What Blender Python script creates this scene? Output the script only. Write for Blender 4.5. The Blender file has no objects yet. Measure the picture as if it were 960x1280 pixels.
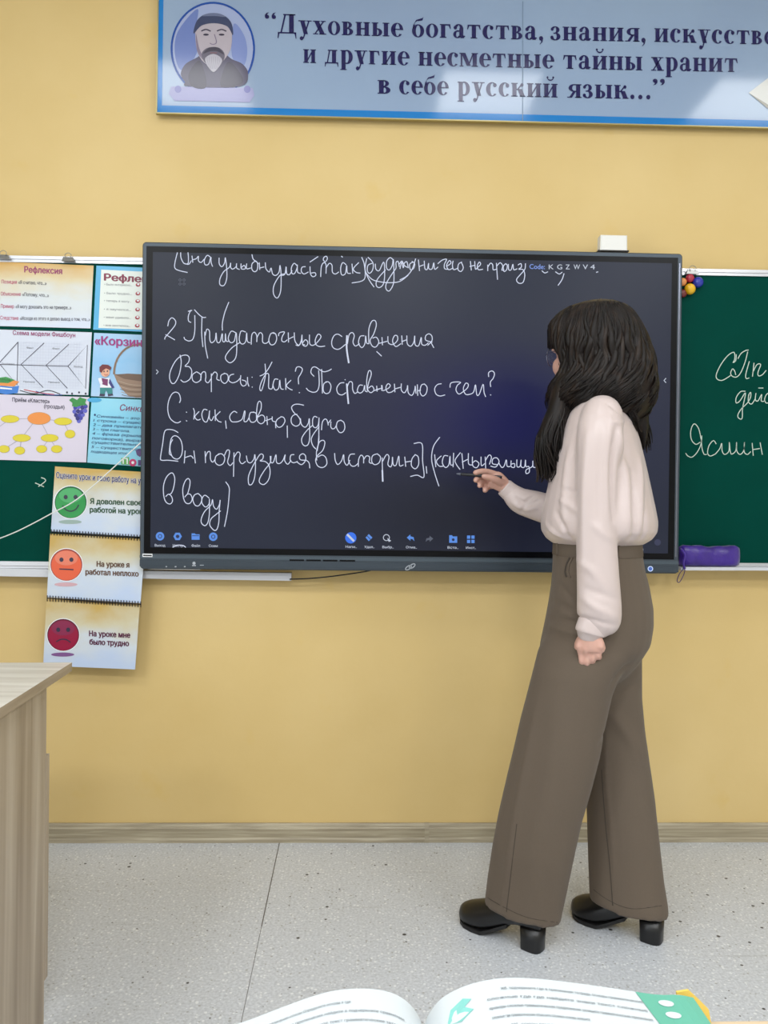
import bpy, math, random
from mathutils import Vector, Matrix
from mathutils.bvhtree import BVHTree
from mathutils.geometry import tessellate_polygon

# ------------------------------------------------------------------ camera, world, light, exposure
S = bpy.context.scene
COL = S.collection
FPX = 980.0                       # focal length in pixels of the 960x1280 frame
CAM = Vector((0.0, -2.716, 1.16))
YAW, PITCH, ROLL = 0.0315, -0.0069, 0.0121
_cy, _sy, _cp, _sp = math.cos(YAW), math.sin(YAW), math.cos(PITCH), math.sin(PITCH)
FW = Vector((_sy*_cp, _cy*_cp, _sp))
_r0 = Vector((_cy, -_sy, 0)); _u0 = _r0.cross(FW)
RT = _r0*math.cos(ROLL) + _u0*math.sin(ROLL)
UP = -_r0*math.sin(ROLL) + _u0*math.cos(ROLL)
cam = bpy.data.cameras.new('camera'); camo = bpy.data.objects.new('camera', cam); COL.objects.link(camo)
camo.matrix_world = Matrix(((RT.x, UP.x, -FW.x, CAM.x), (RT.y, UP.y, -FW.y, CAM.y), (RT.z, UP.z, -FW.z, CAM.z), (0, 0, 0, 1)))
cam.sensor_fit = 'VERTICAL'; cam.sensor_height = 36.0; cam.lens = 36.0*FPX/1280.0
cam.clip_start = 0.02
S.camera = camo

w = bpy.data.worlds.new('world'); S.world = w; w.use_nodes = True
w.node_tree.nodes['Background'].inputs[0].default_value = (0.8, 0.85, 0.9, 1)
w.node_tree.nodes['Background'].inputs[1].default_value = 0.3
CEIL = 3.2
def area(name, x, y, sx, sy, power, col=(0.955, 0.98, 1.0)):
    l = bpy.data.lights.new(name, 'AREA'); l.shape = 'RECTANGLE'; l.size = sx; l.size_y = sy
    l.energy = power; l.color = col
    o = bpy.data.objects.new(name, l); COL.objects.link(o); o.location = (x, y, CEIL-0.02)
    return o
for xx in (-0.80, 0.60, 1.90):
    area('ceiling_lamp', xx, -1.17, 0.46, 0.40, 4.2)
for yy, pw in ((-2.9, 26), (-4.7, 47)):
    for xx in (-1.6, 0.3, 2.2):
        area('ceiling_lamp', xx, yy, 0.6, 0.6, pw)
# cool fill light added at the left wall, where no window is built
lw = bpy.data.lights.new('side_fill', 'AREA'); lw.shape = 'RECTANGLE'; lw.size = 3.2; lw.size_y = 1.6
lw.energy = 46; lw.color = (0.80, 0.90, 1.0)
lo = bpy.data.objects.new('side_fill', lw); COL.objects.link(lo); lo.location = (-3.1, -3.4, 1.6)
lo.rotation_euler = (0, math.radians(-90), 0)
S.view_settings.view_transform = 'Standard'; S.view_settings.look = 'None'
S.view_settings.gamma = 1.0; S.view_settings.use_curve_mapping = False
S.view_settings.exposure = -0.04

# ------------------------------------------------------------------ helpers
def at(px, py, Y):
    """point on the vertical plane y = Y"""
    d = FW + RT*((px-480.0)/FPX) - UP*((py-640.0)/FPX)
    return CAM + d*((Y-CAM.y)/d.y)
def at_z(px, py, Z):
    d = FW + RT*((px-480.0)/FPX) - UP*((py-640.0)/FPX)
    return CAM + d*((Z-CAM.z)/d.z)
def topx(P):
    v = Vector(P)-CAM; z = v.dot(FW)
    return 480+FPX*v.dot(RT)/z, 640-FPX*v.dot(UP)/z
def lin(c):
    return tuple(((v/255.0)/12.92 if v/255.0 <= 0.04045 else ((v/255.0+0.055)/1.055)**2.4) for v in c)
MATS = {}
def mat(name, rgb, rough=0.6, metal=0.0, spec=0.5, emit=0.0, coat=0.0, noise=0.0, nscale=8.0, bump=0.0, bscale=60.0, sheen=0.0, stretch=(1, 1, 1), lincol=False):
    if name in MATS: return MATS[name]
    m = bpy.data.materials.new(name); m.use_nodes = True; MATS[name] = m
    nt = m.node_tree; b = nt.nodes['Principled BSDF']
    c = rgb if lincol else lin(rgb)
    b.inputs['Base Color'].default_value = (*([v*.03 for v in c] if emit else c), 1); b.inputs['Roughness'].default_value = rough
    b.inputs['Metallic'].default_value = metal; b.inputs['Specular IOR Level'].default_value = spec
    b.inputs['Coat Weight'].default_value = coat
    if sheen: b.inputs['Sheen Weight'].default_value = sheen
    if emit:
        b.inputs['Emission Color'].default_value = (*c, 1); b.inputs['Emission Strength'].default_value = emit
    if noise or bump:
        tc = nt.nodes.new('ShaderNodeTexCoord'); mp = nt.nodes.new('ShaderNodeMapping')
        mp.inputs['Scale'].default_value = stretch
        nt.links.new(tc.outputs['Object'], mp.inputs[0])
    if noise:
        n = nt.nodes.new('ShaderNodeTexNoise'); n.inputs['Scale'].default_value = nscale; n.inputs['Detail'].default_value = 5
        nt.links.new(mp.outputs[0], n.inputs['Vector'])
        mx = nt.nodes.new('ShaderNodeMix'); mx.data_type = 'RGBA'
        mx.inputs['A'].default_value = (*[v*(1-noise) for v in c], 1); mx.inputs['B'].default_value = (*[min(1, v*(1+noise)) for v in c], 1)
        nt.links.new(n.outputs['Fac'], mx.inputs['Factor']); nt.links.new(mx.outputs['Result'], b.inputs['Base Color'])
    if bump:
        n2 = nt.nodes.new('ShaderNodeTexNoise'); n2.inputs['Scale'].default_value = bscale; n2.inputs['Detail'].default_value = 4
        nt.links.new(mp.outputs[0], n2.inputs['Vector'])
        bp = nt.nodes.new('ShaderNodeBump'); bp.inputs['Strength'].default_value = bump; bp.inputs['Distance'].default_value = 0.01
        nt.links.new(n2.outputs['Fac'], bp.inputs['Height']); nt.links.new(bp.outputs[0], b.inputs['Normal'])
    return m
def ramp_mat(name, stops, rough=0.5, vec='Object', scale=(1, 1, 1), kind='noise', nscale=5.0, detail=6.0, distort=0.0, spec=0.5, bump=0.0, coat=0.0):
    """noise (or wood-grain) driven colour ramp"""
    if name in MATS: return MATS[name]
    m = bpy.data.materials.new(name); m.use_nodes = True; MATS[name] = m
    nt = m.node_tree; b = nt.nodes['Principled BSDF']
    tc = nt.nodes.new('ShaderNodeTexCoord'); mp = nt.nodes.new('ShaderNodeMapping'); mp.inputs['Scale'].default_value = scale
    nt.links.new(tc.outputs[vec], mp.inputs[0])
    n = nt.nodes.new('ShaderNodeTexNoise'); n.inputs['Scale'].default_value = nscale; n.inputs['Detail'].default_value = detail
    n.inputs['Distortion'].default_value = distort
    nt.links.new(mp.outputs[0], n.inputs['Vector'])
    r = nt.nodes.new('ShaderNodeValToRGB'); cr = r.color_ramp
    cr.elements[0].position = stops[0][0]; cr.elements[0].color = (*lin(stops[0][1]), 1)
    cr.elements[1].position = stops[-1][0]; cr.elements[1].color = (*lin(stops[-1][1]), 1)
    for p, c in stops[1:-1]:
        e = cr.elements.new(p); e.color = (*lin(c), 1)
    nt.links.new(n.outputs['Fac'], r.inputs[0]); nt.links.new(r.outputs[0], b.inputs['Base Color'])
    b.inputs['Roughness'].default_value = rough; b.inputs['Specular IOR Level'].default_value = spec; b.inputs['Coat Weight'].default_value = coat
    if bump:
        bp = nt.nodes.new('ShaderNodeBump'); bp.inputs['Strength'].default_value = bump; bp.inputs['Distance'].default_value = 0.002
        nt.links.new(n.outputs['Fac'], bp.inputs['Height']); nt.links.new(bp.outputs[0], b.inputs['Normal'])
    return m

def crom(pts, sub=5, closed=False):
    pts = [Vector(p) for p in pts]
    n = len(pts)
    if n < 3: return pts
    out = []
    rng = range(n) if closed else range(n-1)
    for i in rng:
        if closed: p0, p1, p2, p3 = pts[(i-1) % n], pts[i], pts[(i+1) % n], pts[(i+2) % n]
        else: p0, p1, p2, p3 = pts[max(i-1, 0)], pts[i], pts[i+1], pts[min(i+2, n-1)]
        for k in range(sub):
            t = k/sub
            out.append(0.5*((2*p1)+(p2-p0)*t+(2*p0-5*p1+4*p2-p3)*t*t+(3*p1-p0-3*p2+p3)*t**3))
    if not closed: out.append(pts[-1])
    return out

class MB:
    def __init__(self): self.v = []; self.f = []; self.m = []; self.s = []; self.mats = []
    def mi(self, m):
        if m not in self.mats: self.mats.append(m)
        return self.mats.index(m)
    def add(self, vs, fs, m, smooth=False):
        b = len(self.v); self.v += [Vector(x) for x in vs]; k = self.mi(m)
        for f in fs: self.f.append([b+i for i in f]); self.m.append(k); self.s.append(smooth)
    def poly(self, pts, m): self.add(pts, [list(range(len(pts)))], m)
    def box(self, a, b, m, bevel=0.0):
        x0, x1 = sorted((a[0], b[0])); y0, y1 = sorted((a[1], b[1])); z0, z1 = sorted((a[2], b[2]))
        vs = [(x, y, z) for x in (x0, x1) for y in (y0, y1) for z in (z0, z1)]
        self.hexa(vs, m)
    def hexa(self, v, m):   # v indexed x,y,z binary
        self.add(v, [(0, 1, 3, 2), (4, 6, 7, 5), (0, 4, 5, 1), (2, 3, 7, 6), (0, 2, 6, 4), (1, 5, 7, 3)], m)
    def slab(self, quad, depth, m, mside=None):
        """front quad (TL,TR,BR,BL) on a wall plane, thickened away from the room"""
        q = [Vector(p) for p in quad]; bk = [p+Vector((0, depth, 0)) for p in q]
        self.add(q, [(3, 2, 1, 0)][::1], m)
        ms = mside or m
        self.add(q+bk, [(0, 1, 5, 4), (1, 2, 6, 5), (2, 3, 7, 6), (3, 0, 4, 7), (4, 5, 6, 7)], ms)
    def tube(self, pts, r, m, n=8, cap=True, flat=1.0, nrm=None):
        P = [Vector(p) for p in pts]; N = len(P)
        R = r if isinstance(r, (list, tuple)) else [r]*N
        t0 = (P[1]-P[0]).normalized()
        a = Vector(nrm) if nrm is not None else (Vector((0, 0, 1)) if abs(t0.z) < 0.9 else Vector((1, 0, 0)))
        vs = []
        for i in range(N):
            t = (P[min(i+1, N-1)]-P[max(i-1, 0)])
            t = t.normalized() if t.length > 1e-9 else t0
            a = a-t*a.dot(t)
            a = a.normalized() if a.length > 1e-6 else t.orthogonal().normalized()
            b = t.cross(a)
            for k in range(n):
                an = 2*math.pi*k/n
                vs.append(P[i]+a*(math.cos(an)*R[i]*flat)+b*(math.sin(an)*R[i]))
        fs = [(i*n+k, i*n+(k+1) % n, (i+1)*n+(k+1) % n, (i+1)*n+k) for i in range(N-1) for k in range(n)]
        if cap: fs += [list(range(n))[::-1], [(N-1)*n+k for k in range(n)]]
        self.add(vs, fs, m, True)
    def loft(self, rings, m, cap=True, smooth=True):
        n = len(rings[0]); vs = [p for r in rings for p in r]
        fs = [(i*n+k, i*n+(k+1) % n, (i+1)*n+(k+1) % n, (i+1)*n+k) for i in range(len(rings)-1) for k in range(n)]
        if cap: fs += [list(range(n))[::-1], [(len(rings)-1)*n+k for k in range(n)]]
        self.add(vs, fs, m, smooth)
    def ball(self, c, r, m, n=12, M=None, k=10):
        c = Vector(c); r = (r, r, r) if not isinstance(r, (tuple, list)) else r
        vs = []; fs = []
        for i in range(k+1):
            th = math.pi*i/k
            for j in range(n):
                ph = 2*math.pi*j/n
                p = Vector((r[0]*math.sin(th)*math.cos(ph), r[1]*math.sin(th)*math.sin(ph), r[2]*math.cos(th)))
                if M: p = M @ p
                vs.append(c+p)
        for i in range(k):
            for j in range(n):
                fs.append((i*n+j, (i+1)*n+j, (i+1)*n+(j+1) % n, i*n+(j+1) % n))
        self.add(vs, fs, m, True)
    # ---- drawing on a wall plane, coordinates in photograph pixels
    def ppoly(self, pts, Y, m): self.poly([at(p[0], p[1], Y) for p in pts][::-1], m)
    def pell(self, cx, cy, rx, ry, Y, m, n=28, rot=0.0):
        self.ppoly([(cx+rx*math.cos(-2*math.pi*i/n)*math.cos(rot)-ry*math.sin(-2*math.pi*i/n)*math.sin(rot),
                     cy+rx*math.cos(-2*math.pi*i/n)*math.sin(rot)+ry*math.sin(-2*math.pi*i/n)*math.cos(rot)) for i in range(n)][::-1], Y, m)
    def pring(self, cx, cy, rx, ry, wd, Y, m, n=32):
        self.pstroke([(cx+rx*math.cos(2*math.pi*i/n), cy+ry*math.sin(2*math.pi*i/n)) for i in range(n+1)], wd, Y, m, 1)
    def pstroke(self, pts, wd, Y, m, sub=5):
        P = crom([(p[0], p[1], 0) for p in pts], sub) if sub > 1 else [Vector((p[0], p[1], 0)) for p in pts]
        Q = [P[0]]
        for p in P[1:]:
            if (p-Q[-1]).length > 0.05: Q.append(p)
        P = Q
        if len(P) < 2: P = [P[0], P[0]+Vector((wd, 0, 0))]
        vs = []
        for i in range(len(P)):
            t = (P[min(i+1, len(P)-1)]-P[max(i-1, 0)]).normalized()
            nn = Vector((-t.y, t.x, 0))*wd*0.5
            e = Vector((0, 0, 0))
            if i == 0: e = -t*wd*0.3
            if i == len(P)-1: e = t*wd*0.3
            a = P[i]+nn+e; b = P[i]-nn+e
            vs += [at(a.x, a.y, Y), at(b.x, b.y, Y)]
        self.add(vs, [(2*i, 2*i+1, 2*i+3, 2*i+2) for i in range(len(P)-1)], m)
    def ptext(self, s, x0, x1, y0, y1, h, Y, m, bold=0.0, shear=0.0):
        """text from (x0,y0) to (x1,y1) along its baseline, capital height h, all in pixels"""
        vs, fs, wdt, cap = text_mesh(s, bold, shear)
        L = x1-x0; sl = (y1-y0)/L
        self.add([at(x0+v[0]/wdt*L, y0+v[0]/wdt*L*sl-v[1]/cap*h, Y-v[2]) for v in vs], fs, m)
    def build(self, name, parent=None, origin=None):
        me = bpy.data.meshes.new(name)
        if origin is None:
            if self.v:
                origin = Vector(((min(p.x for p in self.v)+max(p.x for p in self.v))/2, (min(p.y for p in self.v)+max(p.y for p in self.v))/2, min(p.z for p in self.v)))
            else: origin = Vector((0, 0, 0))
        origin = Vector(origin)
        me.from_pydata([p-origin for p in self.v], [], self.f)
        for m in self.mats: me.materials.append(m)
        me.polygons.foreach_set('material_index', self.m); me.polygons.foreach_set('use_smooth', self.s); me.update()
        return link(name, me, parent, origin)
WORLD = {}
def link(name, me, parent, origin):
    o = bpy.data.objects.new(name, me); COL.objects.link(o)
    WORLD[o] = Vector(origin)
    o.location = Vector(origin) - (WORLD[parent] if parent else Vector((0, 0, 0)))
    if parent: o.parent = parent
    return o
def thing(name, label, cat, loc, group=None):
    o = bpy.data.objects.new(name, None); COL.objects.link(o); o.empty_display_size = 0.05
    o.location = loc; WORLD[o] = Vector(loc); return tag(o, label, cat, group)
def tag(o, label, cat, group=None):
    o['label'] = label; o['category'] = cat
    if group: o['group'] = group
    return o
def struct(o): o['kind'] = 'structure'; return o
_tc = {}
def text_mesh(s, bold=0.0, shear=0.0):
    key = (s, bold, shear)
    if key in _tc: return _tc[key]
    def mk(t):
        cu = bpy.data.curves.new('lettering_source', 'FONT'); cu.body = t; cu.size = 1.0; cu.shear = shear
        o = bpy.data.objects.new('lettering_source', cu); COL.objects.link(o)
        bpy.context.view_layer.update()
        dg = bpy.context.evaluated_depsgraph_get(); oc = o.evaluated_get(dg); C = oc.to_curve(dg)
        loops = []
        for sp in C.splines:
            bp = sp.bezier_points; n = len(bp); P = []
            if n < 2: continue
            for i in range(n):
                p0, p3 = bp[i], bp[(i+1) % n]; A, B, C1, D = p0.co, p0.handle_right, p3.handle_left, p3.co
                chord = (D-A).length; st = 1 if abs((B-A).length+(C1-B).length+(D-C1).length-chord) < 1e-4 else 5
                for k in range(st):
                    u = k/st; q = A*(1-u)**3+B*3*u*(1-u)**2+C1*3*u*u*(1-u)+D*u**3; P.append((q.x, q.y))
            Q = [P[0]]
            for p in P[1:]:
                if abs(p[0]-Q[-1][0])+abs(p[1]-Q[-1][1]) > 1e-5: Q.append(p)
            if abs(Q[0][0]-Q[-1][0])+abs(Q[0][1]-Q[-1][1]) < 1e-5: Q.pop()
            if len(Q) > 2: loops.append((Q, 0.5*sum(Q[i][0]*Q[(i+1) % len(Q)][1]-Q[(i+1) % len(Q)][0]*Q[i][1] for i in range(len(Q)))))
        oc.to_curve_clear(); bpy.data.objects.remove(o); bpy.data.curves.remove(cu)
        # non-zero winding fill in thin horizontal bands (letters of this face have overlapping outlines)
        E_ = []
        for Q, _ in loops:
            for i in range(len(Q)):
                (xa, ya), (xb, yb_) = Q[i-1], Q[i]
                if abs(ya-yb_) > 1e-7: E_.append((ya, xa, yb_, xb))
        ylo = min(min(e[0], e[2]) for e in E_); yhi = max(max(e[0], e[2]) for e in E_)
        nb = max(12, int((yhi-ylo)/.022)); vs, fs = [], []
        for b_ in range(nb):
            y0 = ylo+(yhi-ylo)*b_/nb; y1 = ylo+(yhi-ylo)*(b_+1)/nb; ym = (y0+y1)/2
            X = []
            for ya, xa, yb_, xb in E_:
                if (ya <= ym) != (yb_ <= ym):
                    g = (xb-xa)/(yb_-ya); lo_, hi_ = min(xa, xb), max(xa, xb)
                    xm = xa+g*(ym-ya); cl = lambda x: min(max(x, lo_), hi_)
                    X.append((xm, cl(xa+g*(y0-ya)), cl(xa+g*(y1-ya)), 1 if yb_ > ya else -1))
            X.sort(); wn = 0; st = None
            for x in X:
                pw = wn; wn += x[3]
                if pw == 0 and wn != 0: st = x
                elif pw != 0 and wn == 0 and x[0]-st[0] > 1e-6:
                    k_ = len(vs); vs += [(st[1], y0, 0), (x[1], y0, 0), (x[2], y1, 0), (st[2], y1, 0)]; fs.append([k_, k_+1, k_+2, k_+3])
        return vs, fs
    vs, fs = mk(s)
    x0 = min(v[0] for v in vs); x1 = max(v[0] for v in vs)
    if bold:    # heavier face: the outline repeated a hair to each side
        nv = len(vs); base = vs; bf = fs; vs = []; fs = []
        for q, (dx, dy) in enumerate(((-bold, 0), (bold, 0), (0, bold*.6), (0, -bold*.6))):
            vs += [(v[0]+dx, v[1]+dy, q*5e-5) for v in base]; fs += [[i+q*nv for i in f] for f in bf]
    vs = [(v[0]-x0, v[1], v[2] if bold else 0.0) for v in vs]
    _tc[key] = (vs, fs, x1-x0, 0.727)
    return _tc[key]
def evaluated(o):
    bpy.context.view_layer.update()
    dg = bpy.context.evaluated_depsgraph_get()
    return bpy.data.meshes.new_from_object(o.evaluated_get(dg))
def fuse(mb, name, voxel, smooth, m, parent, deform=None, subdiv=False, sfac=0.5):
    """closed shapes fused into one continuous surface"""
    o = mb.build(name, None, (0, 0, 0))
    r = o.modifiers.new('r', 'REMESH'); r.mode = 'VOXEL'; r.voxel_size = voxel; r.use_smooth_shade = True
    s = o.modifiers.new('s', 'SMOOTH'); s.factor = sfac; s.iterations = smooth
    me = evaluated(o); bpy.data.objects.remove(o)
    me.materials.clear()
    for mm in (m if isinstance(m, list) else [m]): me.materials.append(mm)
    if deform: deform(me)
    me.polygons.foreach_set('use_smooth', [True]*len(me.polygons)); me.update()
    xs = [v.co for v in me.vertices]
    org = Vector((sum(v.x for v in xs)/len(xs), sum(v.y for v in xs)/len(xs), min(v.z for v in xs)))
    for v in me.vertices: v.co -= org
    me.name = name
    return link(name, me, parent, org)
# ------------------------------------------------------------------ surfaces of the room
def floor_mat():
    m = bpy.data.materials.new('speckled_vinyl'); m.use_nodes = True; nt = m.node_tree; N = nt.nodes; L = nt.links; b = N['Principled BSDF']
    tc = N.new('ShaderNodeTexCoord'); mp = N.new('ShaderNodeMapping'); L.new(tc.outputs['Object'], mp.inputs[0])
    def noise(sc, det=3):
        n = N.new('ShaderNodeTexNoise'); n.inputs['Scale'].default_value = sc; n.inputs['Detail'].default_value = det; L.new(mp.outputs[0], n.inputs['Vector']); return n
    def ramp(src, stops):
        r = N.new('ShaderNodeValToRGB'); cr = r.color_ramp
        cr.elements[0].position, cr.elements[0].color = stops[0][0], (*lin(stops[0][1]), 1)
        cr.elements[1].position, cr.elements[1].color = stops[1][0], (*lin(stops[1][1]), 1); L.new(src, r.inputs[0]); return r
    def mix(fac, a, c):
        x = N.new('ShaderNodeMix'); x.data_type = 'RGBA'; L.new(fac, x.inputs['Factor']); L.new(a, x.inputs['A'])
        if isinstance(c, tuple): x.inputs['B'].default_value = (*lin(c), 1)
        else: L.new(c, x.inputs['B'])
        return x.outputs['Result']
    base = ramp(noise(140, 4).outputs['Fac'], [(0.36, (184, 188, 194)), (0.64, (206, 210, 216))]).outputs[0]
    def specks(scale, thr, col, base, rnd=0.5):
        v = N.new('ShaderNodeTexVoronoi'); v.inputs['Scale'].default_value = scale; L.new(mp.outputs[0], v.inputs['Vector'])
        sep = N.new('ShaderNodeSeparateColor'); L.new(v.outputs['Color'], sep.inputs[0])
        # speck radius varies from cell to cell; most cells have none
        r = N.new('ShaderNodeMath'); r.operation = 'SUBTRACT'; L.new(sep.outputs[0], r.inputs[0]); r.inputs[1].default_value = rnd
        r2 = N.new('ShaderNodeMath'); r2.operation = 'MULTIPLY'; L.new(r.outputs[0], r2.inputs[0]); r2.inputs[1].default_value = thr
        c = N.new('ShaderNodeMath'); c.operation = 'LESS_THAN'; L.new(v.outputs['Distance'], c.inputs[0]); L.new(r2.outputs[0], c.inputs[1])
        return mix(c.outputs[0], base, col)
    base = specks(110, .9, (222, 225, 228), base, 0.5)
    base = specks(90, 0.7, (164, 166, 166), base, 0.55)
    base = specks(28, 0.46, (62, 62, 64), base, 0.66)
    base = specks(52, 0.8, (96, 96, 96), base, 0.80)
    # scuffs: long streaks
    mp2 = N.new('ShaderNodeMapping'); mp2.inputs['Scale'].default_value = (2.0, 26, 1); mp2.inputs['Rotation'].default_value = (0, 0, 0.12); L.new(tc.outputs['Object'], mp2.inputs[0])
    n = N.new('ShaderNodeTexNoise'); n.inputs['Scale'].default_value = 1.6; n.inputs['Detail'].default_value = 3; L.new(mp2.outputs[0], n.inputs['Vector'])
    sc = N.new('ShaderNodeMapRange'); sc.inputs[1].default_value = 0.66; sc.inputs[2].default_value = 0.86; sc.inputs[4].default_value = 0.35; L.new(n.outputs['Fac'], sc.inputs[0])
    base = mix(sc.outputs[0], base, (120, 118, 114))
    L.new(base, b.inputs['Base Color'])
    b.inputs['Roughness'].default_value = 0.42; b.inputs['Specular IOR Level'].default_value = 0.4
    return m
def wall_mat():
    m = bpy.data.materials.new('yellow_wall_paint'); m.use_nodes = True; nt = m.node_tree; N = nt.nodes; L = nt.links; b = N['Principled BSDF']
    tc = N.new('ShaderNodeTexCoord')
    n = N.new('ShaderNodeTexNoise'); n.inputs['Scale'].default_value = 1.6; n.inputs['Detail'].default_value = 7; L.new(tc.outputs['Object'], n.inputs['Vector'])
    r = N.new('ShaderNodeValToRGB'); cr = r.color_ramp
    cr.elements[0].position = 0.3; cr.elements[0].color = (*lin((213, 184, 121)), 1); cr.elements[1].position = 0.72; cr.elements[1].color = (*lin((223, 196, 137)), 1)
    L.new(n.outputs['Fac'], r.inputs[0])
    # faint rubbed patches and small scratches
    n2 = N.new('ShaderNodeTexNoise'); n2.inputs['Scale'].default_value = 7; n2.inputs['Detail'].default_value = 5; L.new(tc.outputs['Object'], n2.inputs['Vector'])
    mr = N.new('ShaderNodeMapRange'); mr.inputs[1].default_value = 0.66; mr.inputs[2].default_value = 0.8; mr.inputs[4].default_value = 0.5; L.new(n2.outputs['Fac'], mr.inputs[0])
    mx = N.new('ShaderNodeMix'); mx.data_type = 'RGBA'; L.new(mr.outputs[0], mx.inputs['Factor']); L.new(r.outputs[0], mx.inputs['A']); mx.inputs['B'].default_value = (*lin((218, 184, 106)), 1)
    L.new(mx.outputs['Result'], b.inputs['Base Color'])
    b.inputs['Roughness'].default_value = 0.5; b.inputs['Specular IOR Level'].default_value = 0.35
    bn = N.new('ShaderNodeTexNoise'); bn.inputs['Scale'].default_value = 45; bn.inputs['Detail'].default_value = 4; L.new(tc.outputs['Object'], bn.inputs['Vector'])
    bp = N.new('ShaderNodeBump'); bp.inputs['Strength'].default_value = 0.12; bp.inputs['Distance'].default_value = 0.004; L.new(bn.outputs['Fac'], bp.inputs['Height']); L.new(bp.outputs[0], b.inputs['Normal'])
    return m
FLOORM = floor_mat(); WALLM = wall_mat()
WHITE = mat('white_ceiling_paint', (235, 234, 230), 0.8)
XL, XR, YB = -3.3, 3.5, -6.8
def shell(name, a, b, m):
    k = MB(); k.box(a, b, m); return struct(k.build(name))
shell('floor', (XL-.1, YB-.1, -.1), (XR+.1, .1, 0), FLOORM)
shell('ceiling', (XL-.1, YB-.1, CEIL), (XR+.1, .1, CEIL+.1), WHITE)
shell('wall_front', (XL-.1, 0, 0), (XR+.1, .1, CEIL), WALLM)
OFFW = mat('pale_wall_paint', (216, 212, 202), .8)
shell('wall_left', (XL-.1, YB, 0), (XL, 0, CEIL), OFFW)
shell('wall_right', (XR, YB, 0), (XR+.1, 0, CEIL), OFFW)
shell('wall_back', (XL-.1, YB-.1, 0), (XR+.1, YB, CEIL), OFFW)
# seam between two lengths of vinyl
k = MB(); a0 = at_z(350, 1050, 0); a1 = at_z(327, 1158, 0); dirn = (a1-a0).normalized(); a2 = a1+dirn*0.9
SEAM = mat('vinyl_seam', (96, 92, 88), 0.7)
for (p, q, wd) in ((a0, a1, 0.0028), (a1, a2, 0.0012)):
    sd = Vector((0, 0, 1)).cross(dirn)*wd*0.5
    k.add([p-sd+Vector((0, 0, .0006)), p+sd+Vector((0, 0, .0006)), q+sd+Vector((0, 0, .0006)), q-sd+Vector((0, 0, .0006)), p-sd, p+sd, q+sd, q-sd], [(0, 1, 2, 3), (0, 4, 5, 1), (1, 5, 6, 2), (2, 6, 7, 3), (3, 7, 4, 0)], SEAM)
struct(k.build('trim_1'))
# skirting boards: profiled, wood-look, with a joint piece
BBM = ramp_mat('ash_skirting', [(0.3, (138, 127, 104)), (0.5, (160, 149, 125)), (0.7, (182, 172, 148))], 0.45, scale=(1.2, 1, 30), nscale=3.5, detail=8, distort=0.6)
def skirting(name, x0, x1, grow=0.0):
    prof = [(0, .062), (-.006, .062), (-.010, .056), (-.012, .050), (-.015, .046), (-.016, .016), (-.020, .010), (-.021, 0.0), (0, 0)]
    prof = [(y-(grow if y < 0 else 0), z+(grow if z > .01 else 0)) for y, z in prof]
    k = MB(); n = len(prof)
    vs = [(x, y, z) for x in (x0, x1) for (y, z) in prof]
    fs = [(i, (i+1) % n, n+(i+1) % n, n+i) for i in range(n)] + [list(range(n))[::-1], [n+i for i in range(n)]]
    k.add(vs, fs, BBM); return struct(k.build(name))
xj = at(533, 1040, 0).x
skirting('baseboard_front', XL, xj-.006); skirting('baseboard_front_right', xj+.006, XR)
skirting('trim_2', xj-.0075, xj+.0075, .0012)

# ------------------------------------------------------------------ chalkboards
ALU = mat('board_aluminium', (206, 207, 212), 0.32, metal=0.75)
ALUW = mat('white_enamel_rail', (206, 208, 214), 0.4)
GREEN = ramp_mat('green_chalkboard', [(0.35, (0, 62, 52)), (0.6, (0, 67, 57)), (0.8, (10, 78, 68))], 0.55, nscale=2.2, detail=6, spec=0.04)
CHALK = mat('white_chalk', (196, 212, 200), 0.9)
YBRD = -0.024
def chalkboard(label, tl, tr, br, bl, traypx, rail=7.0):
    o = thing('chalkboard', label, 'chalkboard', at((tl[0]+tr[0])/2, bl[1], -0.0))
    k = MB(); k.slab([at(*p, YBRD) for p in (tl, tr, br, bl)], 0.022, GREEN); k.build('writing_surface', o)
    k = MB()
    for (dy0, dy1, Y) in ((-rail, -rail*.45, -.034), (-rail*.4, 1.0, -.030)):
        k.slab([at(tl[0], tl[1]+dy0, Y), at(tr[0], tr[1]+dy0, Y), at(tr[0], tr[1]+dy1, Y), at(tl[0], tl[1]+dy1, Y)], .012, ALU)
    k.build('top_rail', o)
    (x0, y0), (x1, y1) = traypx
    k = MB()
    for (dy0, dy1, Y) in ((-8.0, -2.5, -.030), (-2.0, 0.6, -.034)):
        k.slab([at(bl[0], y0+dy0, Y), at(br[0], y1+dy0, Y), at(br[0], y1+dy1, Y), at(bl[0], y0+dy1, Y)], .012, ALU)
    k.build('bottom_rail', o)
    return o
lb = chalkboard('green chalkboard wing with pinned posters left of the big black screen', (-150, 323.5), (250, 330.5), (250, 706), (-150, 701), ((-150, 708), (365, 712)))
rb = chalkboard('green chalkboard wing with chalk words right of the big black screen', (800, 341.5), (1120, 347.5), (1120, 709), (800, 708), ((800, 711), (1120, 713)))
# trays
k = MB(); q = [at(-150, 708.5, -.055), at(364, 716.5, -.055), at(364, 726, -.055), at(-150, 718, -.055)]
k.slab(q, .030, ALUW); k.build('chalk_tray', lb)
k = MB(); q = [at(851.5, 709, -.085), at(1120, 709.5, -.085), at(1120, 713.5, -.085), at(851.5, 713, -.085)]
k.slab(q, .08, ALUW); k.build('chalk_tray', rb)
LEDGE_Z = at(880, 709.2, -.085).z
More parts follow.
